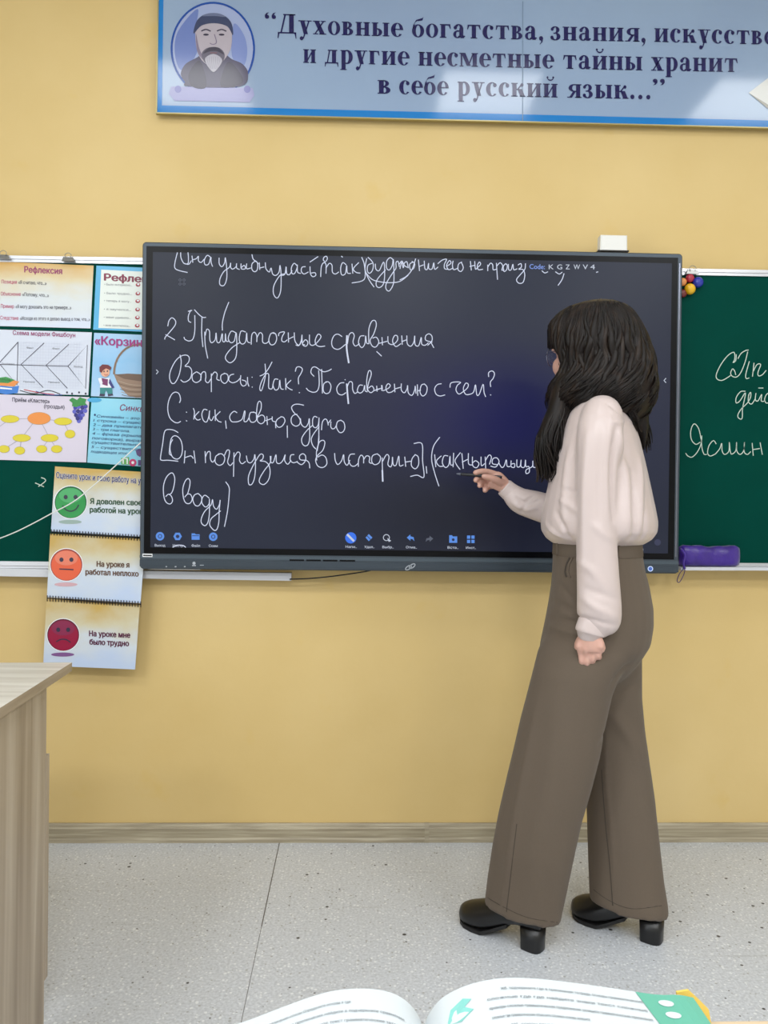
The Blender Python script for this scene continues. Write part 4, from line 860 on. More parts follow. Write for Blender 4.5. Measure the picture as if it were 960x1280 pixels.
# 5 cluster
o, k = poster('wall_poster', 'pale lilac poster of orange and yellow ovals titled Приём Кластер', [(-60, 491), (111.6, 496.4), (107.8, 578), (-60, 573)], mat('print_lilac_sheet', (214, 206, 222), .32))
k.ptext('Приём «Кластер»', 15.5, 62, 501.8, 504, 5.0, YQ, DK, .018); k.ptext('(гроздья)', 55, 80.5, 510, 511, 4.8, YQ, DK, .014)
YEL = mat('print_yellow', (216, 200, 40), .35); ORG = mat('print_orange', (232, 142, 62), .35); LINE = mat('print_line', (150, 146, 160), .4)
for q in ([(195, 892), (50, 895)], [(195, 892), (315, 907)], [(170, 910), (108, 990)], [(205, 910), (248, 990)], [(315, 907), (350, 970)], [(108, 990), (20, 1045)], [(108, 990), (98, 1053)], [(248, 990), (208, 1045)], [(248, 990), (283, 1045)], [(50, 895), (-40, 960)]): k.pstroke([c3(*p) for p in q], .5, YQ, LINE, 1)
OUT = mat('print_outline', (166, 142, 40), .4)
for cx, cy, rx, ry in ((195, 892, 57, 30), (50, 895, 45, 18), (315, 907, 44, 18), (350, 970, 25, 20), (108, 990, 44, 18), (248, 990, 43, 18), (20, 1045, 27, 18), (98, 1053, 26, 19), (208, 1045, 26, 18), (283, 1045, 27, 18)):
    k.pell(*c3(cx, cy), rx*.25+.3, ry*.25+.3, YQ-.0003, OUT); k.pell(*c3(cx, cy), rx*.25, ry*.25, YQ-.0006, ORG if ry == 30 else YEL)
GRP = (mat('print_grape', (62, 62, 160), .3), mat('print_grape_light', (92, 94, 190), .3), mat('print_grape_dark', (44, 42, 120), .3))
for i, (gx, gy) in enumerate(((376, 838), (394, 834), (412, 838), (428, 832), (372, 858), (390, 856), (408, 858), (426, 854), (380, 876), (398, 876), (414, 874), (388, 892), (404, 890), (394, 905))): k.pell(*c3(gx, gy), 2.6, 2.7, YQ-.0003-.0001*(i % 4), GRP[i % 3], 12)
LEAF = mat('print_leaf', (52, 138, 66), .35)
for pts in ([(345, 800), (362, 788), (385, 800), (400, 785), (410, 790), (432, 796), (425, 815), (436, 826), (410, 826), (396, 830), (380, 836), (360, 830), (362, 815)],): k.ppoly([c3(*p) for p in pts], YQ-.0009, LEAF)
child(k, 'print', o)
# 6 Синквейн
o, k = poster('wall_poster', 'turquoise poster of dark slanted lines with coloured letter blocks, lowest beside screen', [(114.6, 497), (212, 501), (208, 585.5), (109, 578.2)], print_grad('print_turquoise', [(.0, (150, 206, 226)), (.6, (128, 204, 232)), (1, (150, 214, 236))], 3, .3))
NV = mat('print_navy', (28, 52, 110), .35)
k.pell(118, 500, 9, 3, YQ, mat('print_ribbon', (72, 168, 216), .35)); k.ptext('Синквейн', 150, 198, 513, 516.4, 7.8, YQ, mat('print_crimson', (126, 34, 90), .35), .012, .25)
for s, x1, y in (('♥ Синквейн – это пять', 192, 521.6), ('1 строка – существит', 192, 526.8), ('2 – два прилагательн', 192, 532.3), ('3 – три глагола.', 163, 537.8), ('4 – фраза (крылатая', 190, 543.2), ('поговорка), выражен', 190, 549), ('существительного', 184, 554.2), ('5 – существительное', 192, 560), ('подводящее итог.', 162, 565.8)):
    x0 = 117-(y-521)*.075; s = s.replace('♥ ', ''); k.ptext(s, x0+(4 if y < 522 else 0), x1-(y-521)*.05, y, y+(x1-x0)*.055, 3.3, YQ, NV, .012, .2)
k.pell(118.6, 518.6, 1.3, 1.5, YQ, NV, 8)
for pts, col in (([(605, 1090), (645, 1085), (648, 1124), (606, 1122)], (104, 166, 92)), ([(678, 1052), (700, 1042), (720, 1060), (700, 1085), (684, 1075)], (92, 66, 120)), ([(690, 1100), (740, 1100), (735, 1130), (690, 1128)], (84, 60, 120))): k.ppoly([c3(*p) for p in pts], YQ, mat('print_block%d' % col[0], col, .35))
k.pell(*c3(664, 1113), 4.6, 4.6, YQ-.0002, mat('print_block_pink', (196, 56, 110), .35)); k.pell(*c3(664, 1113), 1.8, 1.8, YQ-.0006, WHT); k.ptext('П', 153.5, 159.5, 579.6, 579.9, 7.0, YQ-.0006, WHT, .02)
child(k, 'print', o)

# ------------------------------------------------------------------ hanging three-card chart of faces
YC = -.076
ch = thing('smiley_chart', 'hanging chart of three cards with green, orange and dark red faces', 'chart', at(112, 835, YC))
c4 = lambda x, y: (x*.25, 560+y*.25)
def card(lbl, quad, off):
    k = MB(); k.slab([at(*p, YC) for p in quad], .0016, print_grad('print_card_wash_'+lbl, [(.06, (190, 206, 232)), (.38, (206, 214, 222)), (.66, (206, 198, 168)), (1.0, (196, 164, 92))], 2.6, .36, off))
    o = k.build('card', ch); o['label'] = lbl; return o
ca = card('top card with green smiling face', [(68.8, 583), (184, 590.3), (183, 671.3), (63.6, 664)], (0, 0, 0))
cb = card('middle card with orange straight face', [(62.8, 667), (182, 674), (175.5, 754), (58.6, 746.5)], (2.1, 0, 1.3))
cc = card('bottom card with dark red sad face', [(58, 750), (174.6, 757.5), (168.8, 836.8), (54, 832)], (4.2, 0, 2.3))
YC1 = YC-.0006; YC2 = YC-.001; YC3 = YC-.0014
def face(o, cx, cy, r, m, md, mh, mood, sh):
    k = MB(); k.pell(cx, cy, r+.9, r+.9, YC1, WHT, 36); k.pell(cx, cy, r, r, YC1-.0002, md, 36); k.pell(cx, cy+.6, r-1.2, r-1.2, YC2, m, 36)
    k.pell(cx, cy-r*.42, r*.72, r*.46, YC3, mh, 30)
    for e in (-.31, .31): k.pell(cx+e*r, cy-.32*r, 2.6, 2.8, YC3-.0004, DK, 14)
    if mood > 0: P = [(cx-.5*r, cy+.22*r), (cx-.3*r, cy+.46*r), (cx, cy+.56*r), (cx+.32*r, cy+.44*r), (cx+.5*r, cy+.18*r)]
    elif mood == 0: P = [(cx-.42*r, cy+.26*r), (cx, cy+.28*r), (cx+.42*r, cy+.30*r)]
    else: P = [(cx-.42*r, cy+.42*r), (cx-.2*r, cy+.30*r), (cx, cy+.27*r), (cx+.22*r, cy+.31*r), (cx+.44*r, cy+.46*r)]
    k.pstroke(P, 1.5, YC3-.0004, DK); k.pell(cx-.6, cy+r+4.6, 14.5, 2.6, YC1, sh, 24); k.build('face_print', o)
face(ca, 88.3, 627.8, 20, mat('face_green', (44, 150, 76), .3), mat('face_green_dark', (24, 92, 52), .3), mat('face_green_light', (76, 168, 104), .3), 1, mat('face_green_shade', (150, 172, 166), .4))
face(cb, 83, 706, 20, mat('face_orange', (226, 96, 62), .3), mat('face_orange_dark', (150, 66, 60), .3), mat('face_orange_light', (228, 126, 100), .3), 0, mat('face_orange_shade', (206, 166, 174), .4))
face(cc, 79, 793.6, 20, mat('face_maroon', (150, 22, 62), .3), mat('face_maroon_dark', (92, 20, 50), .3), mat('face_maroon_light', (136, 40, 78), .3), -1, mat('face_maroon_shade', (126, 84, 140), .4))
def lines(o, L, m, h):
    k = MB()
    for s, x0, x1, y0, y1 in L: k.ptext(s, x0, x1, y0, y1, h, YC2, m, .042)
    k.build('lettering', o)
k = MB(); k.ptext('Оцените урок и свою работу на уро', 70.2, 183.5, 597.4, 605, 7.6, YC2, mat('print_halo', (240, 240, 246), .35), .075); k.ptext('Оцените урок и свою работу на уро', 70.2, 183.5, 597.4, 605, 7.6, YC3, mat('print_title_navy', (42, 38, 92), .35), .03); k.build('title', ca)
lines(ca, [('Я доволен своей', 112.8, 182, 629.6, 632), ('работой на уроке', 112.4, 183, 640.2, 642.8)], mat('text_green', (36, 76, 48), .35), 6.8)
lines(cb, [('На уроке я', 121, 161.5, 708.2, 709.4), ('работал неплохо', 107, 173, 718, 720.6)], mat('text_brown', (92, 62, 44), .35), 6.8)
lines(cc, [('На уроке мне', 111.5, 162.5, 795, 797.2), ('было трудно', 112, 161, 805.5, 807.6)], mat('text_plum', (84, 20, 60), .35), 6.8)
BLKW = mat('spiral_black_wire', (22, 20, 22), .35)
for (x0, y0, x1, y1) in ((64, 665.2, 182, 672.7), (59, 747.8, 176, 755.4)):
    k = MB(); n = 34; P = []
    for i in range(n):
        t = i/(n-1); x = x0+(x1-x0)*t; y = y0+(y1-y0)*t
        k.tube([at(x+3.2*.0027*math.cos(0), y, 0) if False else at(x, y+3.4*math.sin(a), YC-.001-.0035*max(0, math.cos(a))) for a in [math.radians(d) for d in range(-90, 91, 30)]], (.0015), BLKW, 5)
    k.tube([at(x0, y0, YC-.0022), at(x1, y1, YC-.0022)], .0018, BLKW, 6)
    k.build('spiral_binding', ch)
# ------------------------------------------------------------------ desks and the open book
DESKW = ramp_mat('desk_ash_grain', [(0.28, (140, 125, 107)), (0.45, (166, 151, 132)), (0.6, (181, 167, 148)), (0.75, (198, 186, 168))], 0.42, scale=(26, 26, 1.1), nscale=1.0, detail=9, distort=0.5, spec=.4)
DESKT = ramp_mat('desk_ash_top', [(0.28, (176, 166, 150)), (0.5, (206, 199, 186)), (0.72, (224, 219, 208))], 0.35, scale=(1.4, 22, 22), nscale=1.2, detail=9, distort=0.5, spec=.4)
EDGE = ramp_mat('desk_edge_band', [(0.3, (150, 134, 114)), (0.7, (178, 163, 142))], 0.45, scale=(6, 2, 30), nscale=1.5, detail=6)
ZT = .79
c_far = at_z(90, 828, ZT); c_near = at_z(0, 885, ZT)
ed = (c_near-c_far); ed.z = 0; ed.normalize(); ac = Vector((ed.y, -ed.x, 0)); ac = ac if ac.x < 0 else -ac   # along the end edge; into the desk
td = thing('teacher_desk', 'grey ash wood desk with end panel at the left edge of the photo', 'desk', (c_far+ed*.35+ac*.65).to_tuple()[:2]+(0,))
def obox(k, p, l, w_, z0, z1, m, mtop=None):
    q = [p, p+ed*l, p+ed*l+ac*w_, p+ac*w_]
    lo_ = [Vector((v.x, v.y, z0)) for v in q]; hi = [Vector((v.x, v.y, z1)) for v in q]
    k.add(lo_+hi, [(0, 4, 5, 1), (1, 5, 6, 2), (2, 6, 7, 3), (3, 7, 4, 0), (0, 1, 2, 3)], m); k.add(hi, [(3, 2, 1, 0)], mtop or m)
k = MB(); obox(k, c_far, .62, 1.35, ZT-.020, ZT, EDGE, DESKT); k.build('desk_top', td)
pe = at_z(58.5, 853, ZT-.02); off = (pe-c_far); la = off.dot(ed); lc = off.dot(ac)
k = MB(); obox(k, c_far+ed*la+ac*lc, .62-la-.015, .018, 0, ZT-.021, DESKW); k.build('end_panel', td)
k = MB(); obox(k, c_far+ed*la+ac*(1.35-lc-.018), .62-la-.015, .018, 0, ZT-.021, DESKW); k.build('end_panel', td)
k = MB(); obox(k, c_far+ed*(la-.0185)+ac*(lc-.001), .018, 1.35-2*lc, .12, .61, DESKW); k.build('modesty_panel', td)
# pupil's desk that carries the open book, just under the camera
SD = ramp_mat('pupil_desk_beech', [(0.3, (196, 172, 140)), (0.7, (216, 196, 166))], 0.4, scale=(1.4, 20, 20), nscale=1.3, detail=7)
STEEL = mat('grey_steel_tube', (150, 152, 156), .35, metal=.7)
dz = .75; fy = at_z(940, 1276.5, dz).y
sd = thing('pupil_desk', 'pale beech pupil desk just showing at the bottom right under the book', 'desk', (.02, fy-.25, 0))
k = MB(); k.box((-.58, fy-.50, dz-.018), (.62, fy, dz), SD); k.build('desk_top', sd)
for sx in (-.50, .54):
    k = MB(); k.tube([(sx, fy-.06, dz-.018), (sx, fy-.06, .02)], .014, STEEL, 10); k.tube([(sx, fy-.44, dz-.018), (sx, fy-.44, .02)], .014, STEEL, 10); k.tube([(sx, fy-.02, .012), (sx, fy-.48, .012)], .012, STEEL, 10); k.tube([(sx, fy-.06, dz-.035), (sx, fy-.44, dz-.035)], .012, STEEL, 10); k.build('leg_frame', sd)
# book
PAGE = mat('book_paper', (203, 210, 214), .55); PRINTK = mat('book_print', (140, 148, 155), .6); MINT = mat('book_mint', (98, 172, 150), .5); COVER = mat('book_yellow_cover', (222, 192, 92), .45, noise=.15, nscale=30)
yb = fy-.012
bk = thing('open_book', 'open textbook with white printed pages lying at the bottom of the photo', 'book', (at(528, 1283, yb).x, yb-.12, dz))
def zt(px, py): return at(px, py, yb)
Lp = [(255, 1292), (280, 1284), (310, 1275.5), (345, 1262), (380, 1249), (412, 1239.5), (440, 1236), (468, 1236.5), (492, 1242), (510, 1253), (522, 1268), (528, 1282)]
Rp = [(530, 1282), (537, 1266), (552, 1248), (575, 1235), (600, 1227), (630, 1222.5), (665, 1223), (705, 1227), (750, 1233), (790, 1239), (822, 1243.5), (848, 1243.5), (866, 1247)]
def pages(L, name):
    P = [zt(*p) for p in crom2(L)]
    P = [Vector((p.x, p.y, max(p.z, dz+.006))) for p in P]
    k = MB(); n = len(P); rows = 7; vs = []
    for r in range(rows):
        f_ = r/(rows-1)
        for p in P: vs.append((p.x, p.y-.235*f_, p.z-.004*f_*0))
    fs = [(r*n+i, r*n+i+1, (r+1)*n+i+1, (r+1)*n+i) for r in range(rows-1) for i in range(n-1)]
    k.add(vs, [f[::-1] for f in fs], PAGE, True)
    bot = [Vector((p.x, p.y, dz+.004)) for p in P]
    for yy, fl in ((0, True), (-.235, False)):
        a = [p+Vector((0, yy, 0)) for p in P]; b_ = [p+Vector((0, yy, 0)) for p in bot]
        for i in range(n-1): k.add([a[i], a[i+1], b_[i+1], b_[i]], [(0, 1, 2, 3) if fl else (3, 2, 1, 0)], PAGE)
    for i in (0, n-1): k.add([P[i], P[i]+Vector((0, -.235, 0)), bot[i]+Vector((0, -.235, 0)), bot[i]], [(0, 1, 2, 3)], PAGE)
    k.build(name, bk)
    def surf(x):
        for i in range(n-1):
            if P[i].x <= x <= P[i+1].x:
                t = (x-P[i].x)/(P[i+1].x-P[i].x); return P[i].z*(1-t)+P[i+1].z*t
        return P[0].z
    return P, surf
LP_, sl = pages(Lp, 'left_pages'); RP_, sr = pages(Rp, 'right_pages')
def page_text(k, surf, s, x0, x1, y, h, m, bold=.008):
    vs, fs, wd, cap = text_mesh(s, bold, 0.0); x1 = x1
    k.add([(x0+v[0]/wd*(x1-x0), y+v[1]/cap*h, surf(x0+v[0]/wd*(x1-x0))+.0008) for v in vs], fs, m)
k = MB(); rnd = random.Random(5)
WDS = 'Определите где здесь предложения сложные запишите текст в тетрадь объясните знаки препинания подчеркните грамматические основы найдите союзы сравнения примеры'.split()
def sent(n_):
    return ' '.join(rnd.choice(WDS) for _ in range(n_))
x0, x1 = LP_[0].x+.03, LP_[-1].x-.016
for i in range(17):
    page_text(k, sl, sent(7), x0+(.0 if i % 4 else .008), x1-(.0 if i % 5 else .04), yb-.018-i*.0105, .0030, PRINTK)
k.build('print', bk)
k = MB(); x0, x1 = RP_[0].x+.045, RP_[-1].x-.045
for i in range(17):
    page_text(k, sr, ('305. ' if i in (0, 4) else '')+sent(7), x0+(.012 if i in (0, 4) else 0), x1-(.0 if i % 4 < 3 else .05), yb-.015-i*.0105, .0030, PRINTK)
k.build('print', bk)
def leafpatch(k, surf, pts, m, dz_=.0005):
    k.add([(x, y, surf(x)+dz_) for x, y in pts], [list(range(len(pts)))[::-1]], m)
k = MB(); xr = RP_[-1].x
for i in range(10):
    for j in range(6):
        f0, f1 = i/10, (i+1)/10; g0, g1 = j/6, (j+1)/6; L0, L1 = .046-.012*f0, .046-.012*f1
        leafpatch(k, sr, [(xr-L0*(1-g0), yb-.0008-.09*f0), (xr-L0*(1-g1), yb-.0008-.09*f0), (xr-L1*(1-g1), yb-.0008-.09*f1), (xr-L1*(1-g0), yb-.0008-.09*f1)], MINT)
for y_ in (.012, .026): 
    cx_ = xr-.026; leafpatch(k, sr, [(cx_+.006*math.cos(a), yb-y_+.004*math.sin(a)) for a in [-2*math.pi*j/12 for j in range(12)]], PAGE, .001)
k.build('mint_corner', bk)
k = MB(); xm = RP_[0].x+.022
leafpatch(k, sr, [(xm-.008, yb-.034), (xm-.004, yb-.020), (xm+.006, yb-.014), (xm+.012, yb-.018), (xm+.006, yb-.024), (xm+.012, yb-.030), (xm+.002, yb-.038)], mat('book_teal_mark', (128, 196, 188), .5)); k.build('exercise_mark', bk)
k = MB(); xl = LP_[0].x
k.box((xl-.004, yb-.239, dz+.0005), (at(528, 1283, yb).x-.004, yb+.003, dz+.0035), COVER); k.box((at(528, 1283, yb).x-.004, yb-.239, dz+.0005), (xr+.004, yb+.003, dz+.0035), COVER)
k.build('cover', bk)
# loose yellow cover corner standing up behind the right pages
k = MB(); q = [at(p[0], p[1], yb+.004) for p in ((846, 1240.5), (861, 1238), (874, 1250), (886, 1262), (890, 1284), (846, 1284))]
k.add(q+[p+Vector((0, .002, 0)) for p in q], [(0, 5, 4, 3, 2, 1), (6, 7, 8, 9, 10, 11)]+[(i, (i+1) % 6, 6+(i+1) % 6, 6+i) for i in range(6)], COVER); k.build('cover_corner', bk)

# ------------------------------------------------------------------ the woman at the screen
PY = -.58                       # plane of the body's middle
FD = Vector((-.905, .425, 0))   # the way she faces
RD = Vector((.425, .905, 0))    # her right-hand side
SKIN = mat('skin', (205, 160, 144), .5, noise=.06, nscale=40); 
bpy.data.materials['skin'].node_tree.nodes['Principled BSDF'].inputs['Subsurface Weight'].default_value = .12
bpy.data.materials['skin'].node_tree.nodes['Principled BSDF'].inputs['Subsurface Radius'].default_value = (.01, .004, .002)
BLOUSE = mat('blush_satin', (202, 186, 182), .36, spec=.45, sheen=.15, bump=.10, bscale=14)
TROU = mat('taupe_wool', (96, 84, 72), .78, spec=.25, noise=.06, nscale=260, sheen=.1)
TROUD = mat('taupe_seam', (62, 54, 46), .85); TROUB = mat('taupe_band', (95, 83, 71), .8)
HAIRM = ramp_mat('dark_brown_hair', [(0.3, (12, 9, 8)), (0.55, (24, 17, 14)), (0.78, (54, 41, 32))], 0.40, scale=(60, 60, 3), nscale=1.0, detail=4, spec=.22)
SHOE = mat('black_leather', (14, 13, 14), .34, spec=.5); SOLE = mat('black_rubber', (18, 17, 18), .6)
def ell(px0, px1, py, Y, ratio=1.0, n=28, tilt=0.0, sq=1.0, ang=None):
    """horizontal section seen from pixel px0 to px1: axis a along the facing direction, b = ratio*a across it"""
    c = at((px0+px1)/2, py, Y); hw = (at(px1, py, Y)-at(px0, py, Y)).length/2
    fd, rd = FD, RD
    if ang is not None: fd = Vector((-math.cos(ang), math.sin(ang), 0)); rd = Vector((math.sin(ang), math.cos(ang), 0))
    a = hw/math.sqrt(fd.x**2+(ratio*rd.x)**2); b = a*ratio
    P = []
    for i in range(n):
        t = 2*math.pi*i/n; ct, st = math.cos(t), math.sin(t)
        ct = math.copysign(abs(ct)**sq, ct); st = math.copysign(abs(st)**sq, st)
        P.append(c+fd*(a*ct)+rd*(b*st)+Vector((0, 0, tilt*ct)))
    return P
def limb(k, pts, m=None, n=16, sub=4):
    """pts: (point, r) or (point, r_side, r_depth)"""
    C = crom([p[0] for p in pts], sub); Rr = crom([(p[1], p[1] if len(p) < 3 else p[2], 0) for p in pts], sub)
    N = len(C); vs = []; rings = []
    for i in range(N):
        t = (C[min(i+1, N-1)]-C[max(i-1, 0)]).normalized()
        s = t.cross(Vector((0, 1, 0))); s = s.normalized() if s.length > .1 else Vector((1, 0, 0)); d = s.cross(t).normalized()
        rings.append([C[i]+s*(math.cos(2*math.pi*j/n)*Rr[i].x)+d*(math.sin(2*math.pi*j/n)*Rr[i].y) for j in range(n)])
    # rounded ends
    def cap(ring, c, t, rr): return [[c+(p-c)*f+t*rr*g for p in ring] for f, g in ((.8, .5), (.4, .82), (.05, .95))]
    t0 = (C[0]-C[1]).normalized(); t1 = (C[-1]-C[-2]).normalized()
    rings = cap(rings[0], C[0], t0, min(Rr[0].x, Rr[0].y))[::-1]+rings+cap(rings[-1], C[-1], t1, min(Rr[-1].x, Rr[-1].y))
    k.loft(rings, m or SKIN)
wm = thing('person', 'woman in pale pink blouse and wide taupe trousers writing at the screen', 'person', at_z(730, 1172, 0))
# --- places of the joints
HC = at(728, 443, PY+.02)                  # head centre
HA = math.radians(65)
HF = Vector((-math.cos(HA), math.sin(HA), 0)); HL = Vector((-HF.y, HF.x, 0))   # face direction, her left
LSH = at(752, 516, PY-.14); LEL = at(746, 655, PY-.17); LWR = at(739.5, 786, PY-.175)
RSH = at(765, 522, PY+.13); REL = at(716, 650, PY+.19); RWR = at(633, 610, PY+.245)
NEARF = at_z(664, 1184, 0); FARF = at_z(812, 1174, 0)
LHIP = at(742, 800, PY-.075); RHIP = at(760, 800, PY+.06)
TOE = (at_z(604, 1160, 0)-NEARF); TOE.z = 0; TD = TOE.normalized()
TOE2 = (at_z(738, 1150, 0)-FARF); TOE2.z = 0; TD2 = TOE2.normalized()
# --- body: one continuous surface
k = MB()
Hz = Vector((0, 0, 1))
def hp(f_, l_, u_): return HC+HF*f_+HL*l_+Hz*u_
Mh = Matrix((HF, HL, Hz)).transposed()
k.ball(hp(-.012, 0, .025), (.092, .073, .092), SKIN, 24, Mh, 16)
k.ball(hp(.018, 0, -.035), (.068, .060, .078), SKIN, 24, Mh, 16)
k.ball(hp(.050, 0, -.085), (.026, .026, .022), SKIN, 16, Mh)          # chin
for s in (-1, 1):
    k.ball(hp(.048, s*.036, -.030), (.024, .022, .028), SKIN, 16, Mh)  # cheek
    k.ball(hp(-.004, s*.072, -.012), (.020, .008, .030), SKIN, 14, Mh) # ear
    k.ball(hp(.070, s*.028, .020), (.014, .022, .008), SKIN, 14, Mh)   # brow
limb(k, [(hp(.078, 0, .012), .007), (hp(.090, 0, -.012), .009), (hp(.098, 0, -.026), .0115)])
k.ball(hp(.080, 0, -.052), (.010, .022, .009), SKIN, 14, Mh)           # mouth
limb(k, [(hp(-.020, 0, -.05), .052), (hp(-.030, 0, -.10), .050), (at(752, 500, PY), .050, .055)])
tors = [ell(733, 770, 502, PY, 1.2), ell(720, 778, 516, PY, 1.4), ell(710, 786, 545, PY, 1.4), ell(698, 798, 580, PY, 1.5), ell(698, 802, 620, PY, 1.45), ell(701, 800, 660, PY, 1.4), ell(698, 800, 700, PY, 1.4), ell(698, 806, 740, PY, 1.35), ell(692, 804, 790, PY, 1.3), ell(694, 794, 830, PY, 1.3)]
k.loft(tors[::-1], SKIN)
limb(k, [(LSH+Vector((0, .02, -.02)), .036), (at(749, 585, PY-.162), .034), (LEL, .031), (at(743, 720, PY-.174), .029), (LWR, .022, .019), (at(738.5, 800, PY-.175), .024, .019)])
limb(k, [(RSH+Vector((0, -.02, -.02)), .036), (at(742, 585, PY+.165), .034), (REL, .030), (at(672, 634, PY+.222), .027), (at(648, 623, PY+.238), .022), (RWR, .019, .022), (at(625, 604, PY+.247), .021, .022)])
for hip, ft, td, kn in ((LHIP, NEARF, TD, at(690, 970, PY-.072)), (RHIP, FARF, TD2, at(772, 970, PY+.018))):
    an = ft+td*.045+Vector((0, 0, .13))
    limb(k, [(hip, .066), ((hip+kn)*.5, .058), (kn, .045), ((kn*.45+an*.55), .042), (an, .028), (an-Vector((0, 0, .03))-td*.01, .026)])
    limb(k, [(ft+Vector((0, 0, .095)), .022), (ft+td*.08+Vector((0, 0, .075)), .022), (ft+td*.16+Vector((0, 0, .040)), .018)])
# left hand hangs half closed: back of the hand towards us, thumb forward
dn = Vector((0, 0, -1)); LAT = -RD
W0 = at(738.5, 794, PY-.175)
pk = [(W0, .026, .017), (W0+dn*.014+FD*.001, .034, .018), (W0+dn*.030, .037, .017), (W0+dn*.041, .033, .013)]
def palm(k, pts, side, nrm):
    n = 20; C = crom([p[0] for p in pts], 4); Rr = crom([(p[1], p[2], 0) for p in pts], 4); rings = []
    for c, r in zip(C, Rr): rings.append([c+side*(math.cos(2*math.pi*j/n)*r.x)+nrm*(math.sin(2*math.pi*j/n)*r.y) for j in range(n)])
    k.loft(rings, SKIN)
palm(k, pk, FD, LAT)
med = RD
for i, (ofs, ln) in enumerate(((.0270, 1.06), (.0095, .98), (-.0085, .84), (-.0255, .66))):
    m0 = W0+dn*(.033-.004*abs(i-1))+FD*ofs+LAT*.003
    a1 = m0+(dn*.96+LAT*.03+med*.26-FD*(ofs*7-.08))*(.041*ln); a2 = a1+(dn*.45+med*.88)*(.023*ln); a3 = a2+(dn*-.45+med*.85)*(.018*ln)
    limb(k, [(m0-dn*.006, .0085), (m0+LAT*.005, .0096), ((m0+a1)*.5, .0076), (a1+LAT*.001, .0080), (a2, .0078), (a3, .0066)], n=10, sub=3)
t0 = W0+dn*.004+FD*.020+med*.010; t1 = W0+dn*.028+FD*.034+med*.020; t2 = W0+dn*.050+FD*.034+med*.030; t3 = W0+dn*.066+FD*.026+med*.036
limb(k, [(t0, .011), (t1, .0105), (t2, .0092), (t3, .0072)], n=10, sub=3)
# right hand holds the stylus: thumb nearest us
q = lambda x, y, d: at(x, y, PY+d)
rp = [(q(633, 609.5, .247), .022, .017), (q(626, 604, .248), .026, .017), (q(619, 599.5, .250), .029, .016), (q(614.5, 597.5, .252), .024, .012)]
ax = (rp[-1][0]-rp[0][0]).normalized(); nr = (Vector((.15, -1, .1))-ax*Vector((.15, -1, .1)).dot(ax)).normalized(); sd_ = ax.cross(nr).normalized()
palm(k, rp, sd_, nr)
for P in ([(620, 593.8, .255), (611, 590.4, .250), (602, 589.4, .242), (594.3, 590.8, .236)], [(616, 597.5, .262), (606, 595.6, .266), (598.5, 597.0, .256), (594.6, 600.4, .238)], [(617, 602, .262), (608, 601.5, .270), (602, 603.5, .258), (599.6, 607.2, .238)], [(620, 606.5, .258), (613, 607.2, .266), (608.5, 609.5, .254), (606.2, 613.0, .238)]):
    limb(k, [(q(*P[0]), .0115), (q(*P[1]), .0105), (q(*P[2]), .0098), (q(*P[3]), .0082)], n=10, sub=4)
limb(k, [(q(629, 605, .236), .0125), (q(620, 600, .217), .0118), (q(612, 596.8, .208), .0098), (q(604.5, 595.3, .205), .0078)], n=10, sub=4)
body = fuse(k, 'body', .0028, 3, SKIN, wm)
# eyes, brows and lips
k = MB()
EYEW = mat('eye_white', (235, 232, 228), .2); IRIS = mat('eye_brown', (50, 32, 24), .15); LIP = mat('lips', (176, 92, 90), .4)
for s in (-1, 1):
    k = MB(); k.ball(hp(.052, s*.030, .003), (.0125, .0125, .0125), EYEW, 16, None, 12); k.ball(hp(.0625, s*.030, .003), (.003, .0055, .0055), IRIS, 14, Mh); k.build('eye', wm)
    k = MB(); k.tube([hp(.079, s*.016, .020), hp(.079, s*.030, .0245), hp(.070, s*.046, .020)], [.002, .0026, .001], HAIRM, 6); k.build('eyebrow', wm)
k = MB(); k.ball(hp(.0885, 0, -.049), (.004, .017, .0035), LIP, 14, Mh); k.ball(hp(.0875, 0, -.0565), (.004, .014, .004), LIP, 14, Mh); k.build('lips', wm)
# --- trousers
k = MB()
hips = [ell(691, 802, 672, PY, 1.30), ell(690, 803, 690, PY, 1.30), ell(689.5, 806, 710, PY, 1.28), ell(688.5, 811, 732, PY, 1.22), ell(685, 815, 758, PY, 1.16), ell(681, 815, 780, PY, 1.14), ell(676, 811, 803, PY, 1.14), ell(673, 797, 825, PY, 1.12), ell(676, 780, 842, PY, 1.0), ell(690, 766, 854, PY, .9)]
k.loft(hips[::-1], TROU)
YN = PY-.075
near = [ell(690, 790, 785, YN+.03, .85), ell(675, 786, 815, YN+.012, .85), ell(668.5, 772, 840, YN, .85), ell(662, 762, 865, YN, .85), ell(653, 754, 900, YN, .82), ell(644, 746.5, 940, YN, .8), ell(634.5, 736, 980, YN, .76), ell(625.5, 724, 1020, YN, .72), ell(618, 715, 1060, YN, .68), ell(612, 706.5, 1100, YN+.010, .64, tilt=-.0), ell(608.5, 699.5, 1130, YN+.012, .60, tilt=.006), ell(608, 697.5, 1141, YN+.012, .60, tilt=.008)]
k.loft(near[::-1], TROU)
YF = PY+.035
far = [ell(715, 800, 790, YF, .95), ell(718, 800, 830, YF, .95), ell(722, 800, 870, YF, .92), ell(728, 803.5, 910, YF-.006, .88), ell(733, 809, 950, YF-.014, .84), ell(735, 814.5, 990, YF-.022, .80), ell(737, 819.5, 1040, YF-.034, .74), ell(739, 824.5, 1090, YF-.044, .68), ell(740.5, 829.5, 1122, YF-.056, .62, tilt=.006), ell(741, 830.5, 1134, YF-.058, .62, tilt=.008)]
k.loft(far[::-1], TROU)
FOLDS_T = []
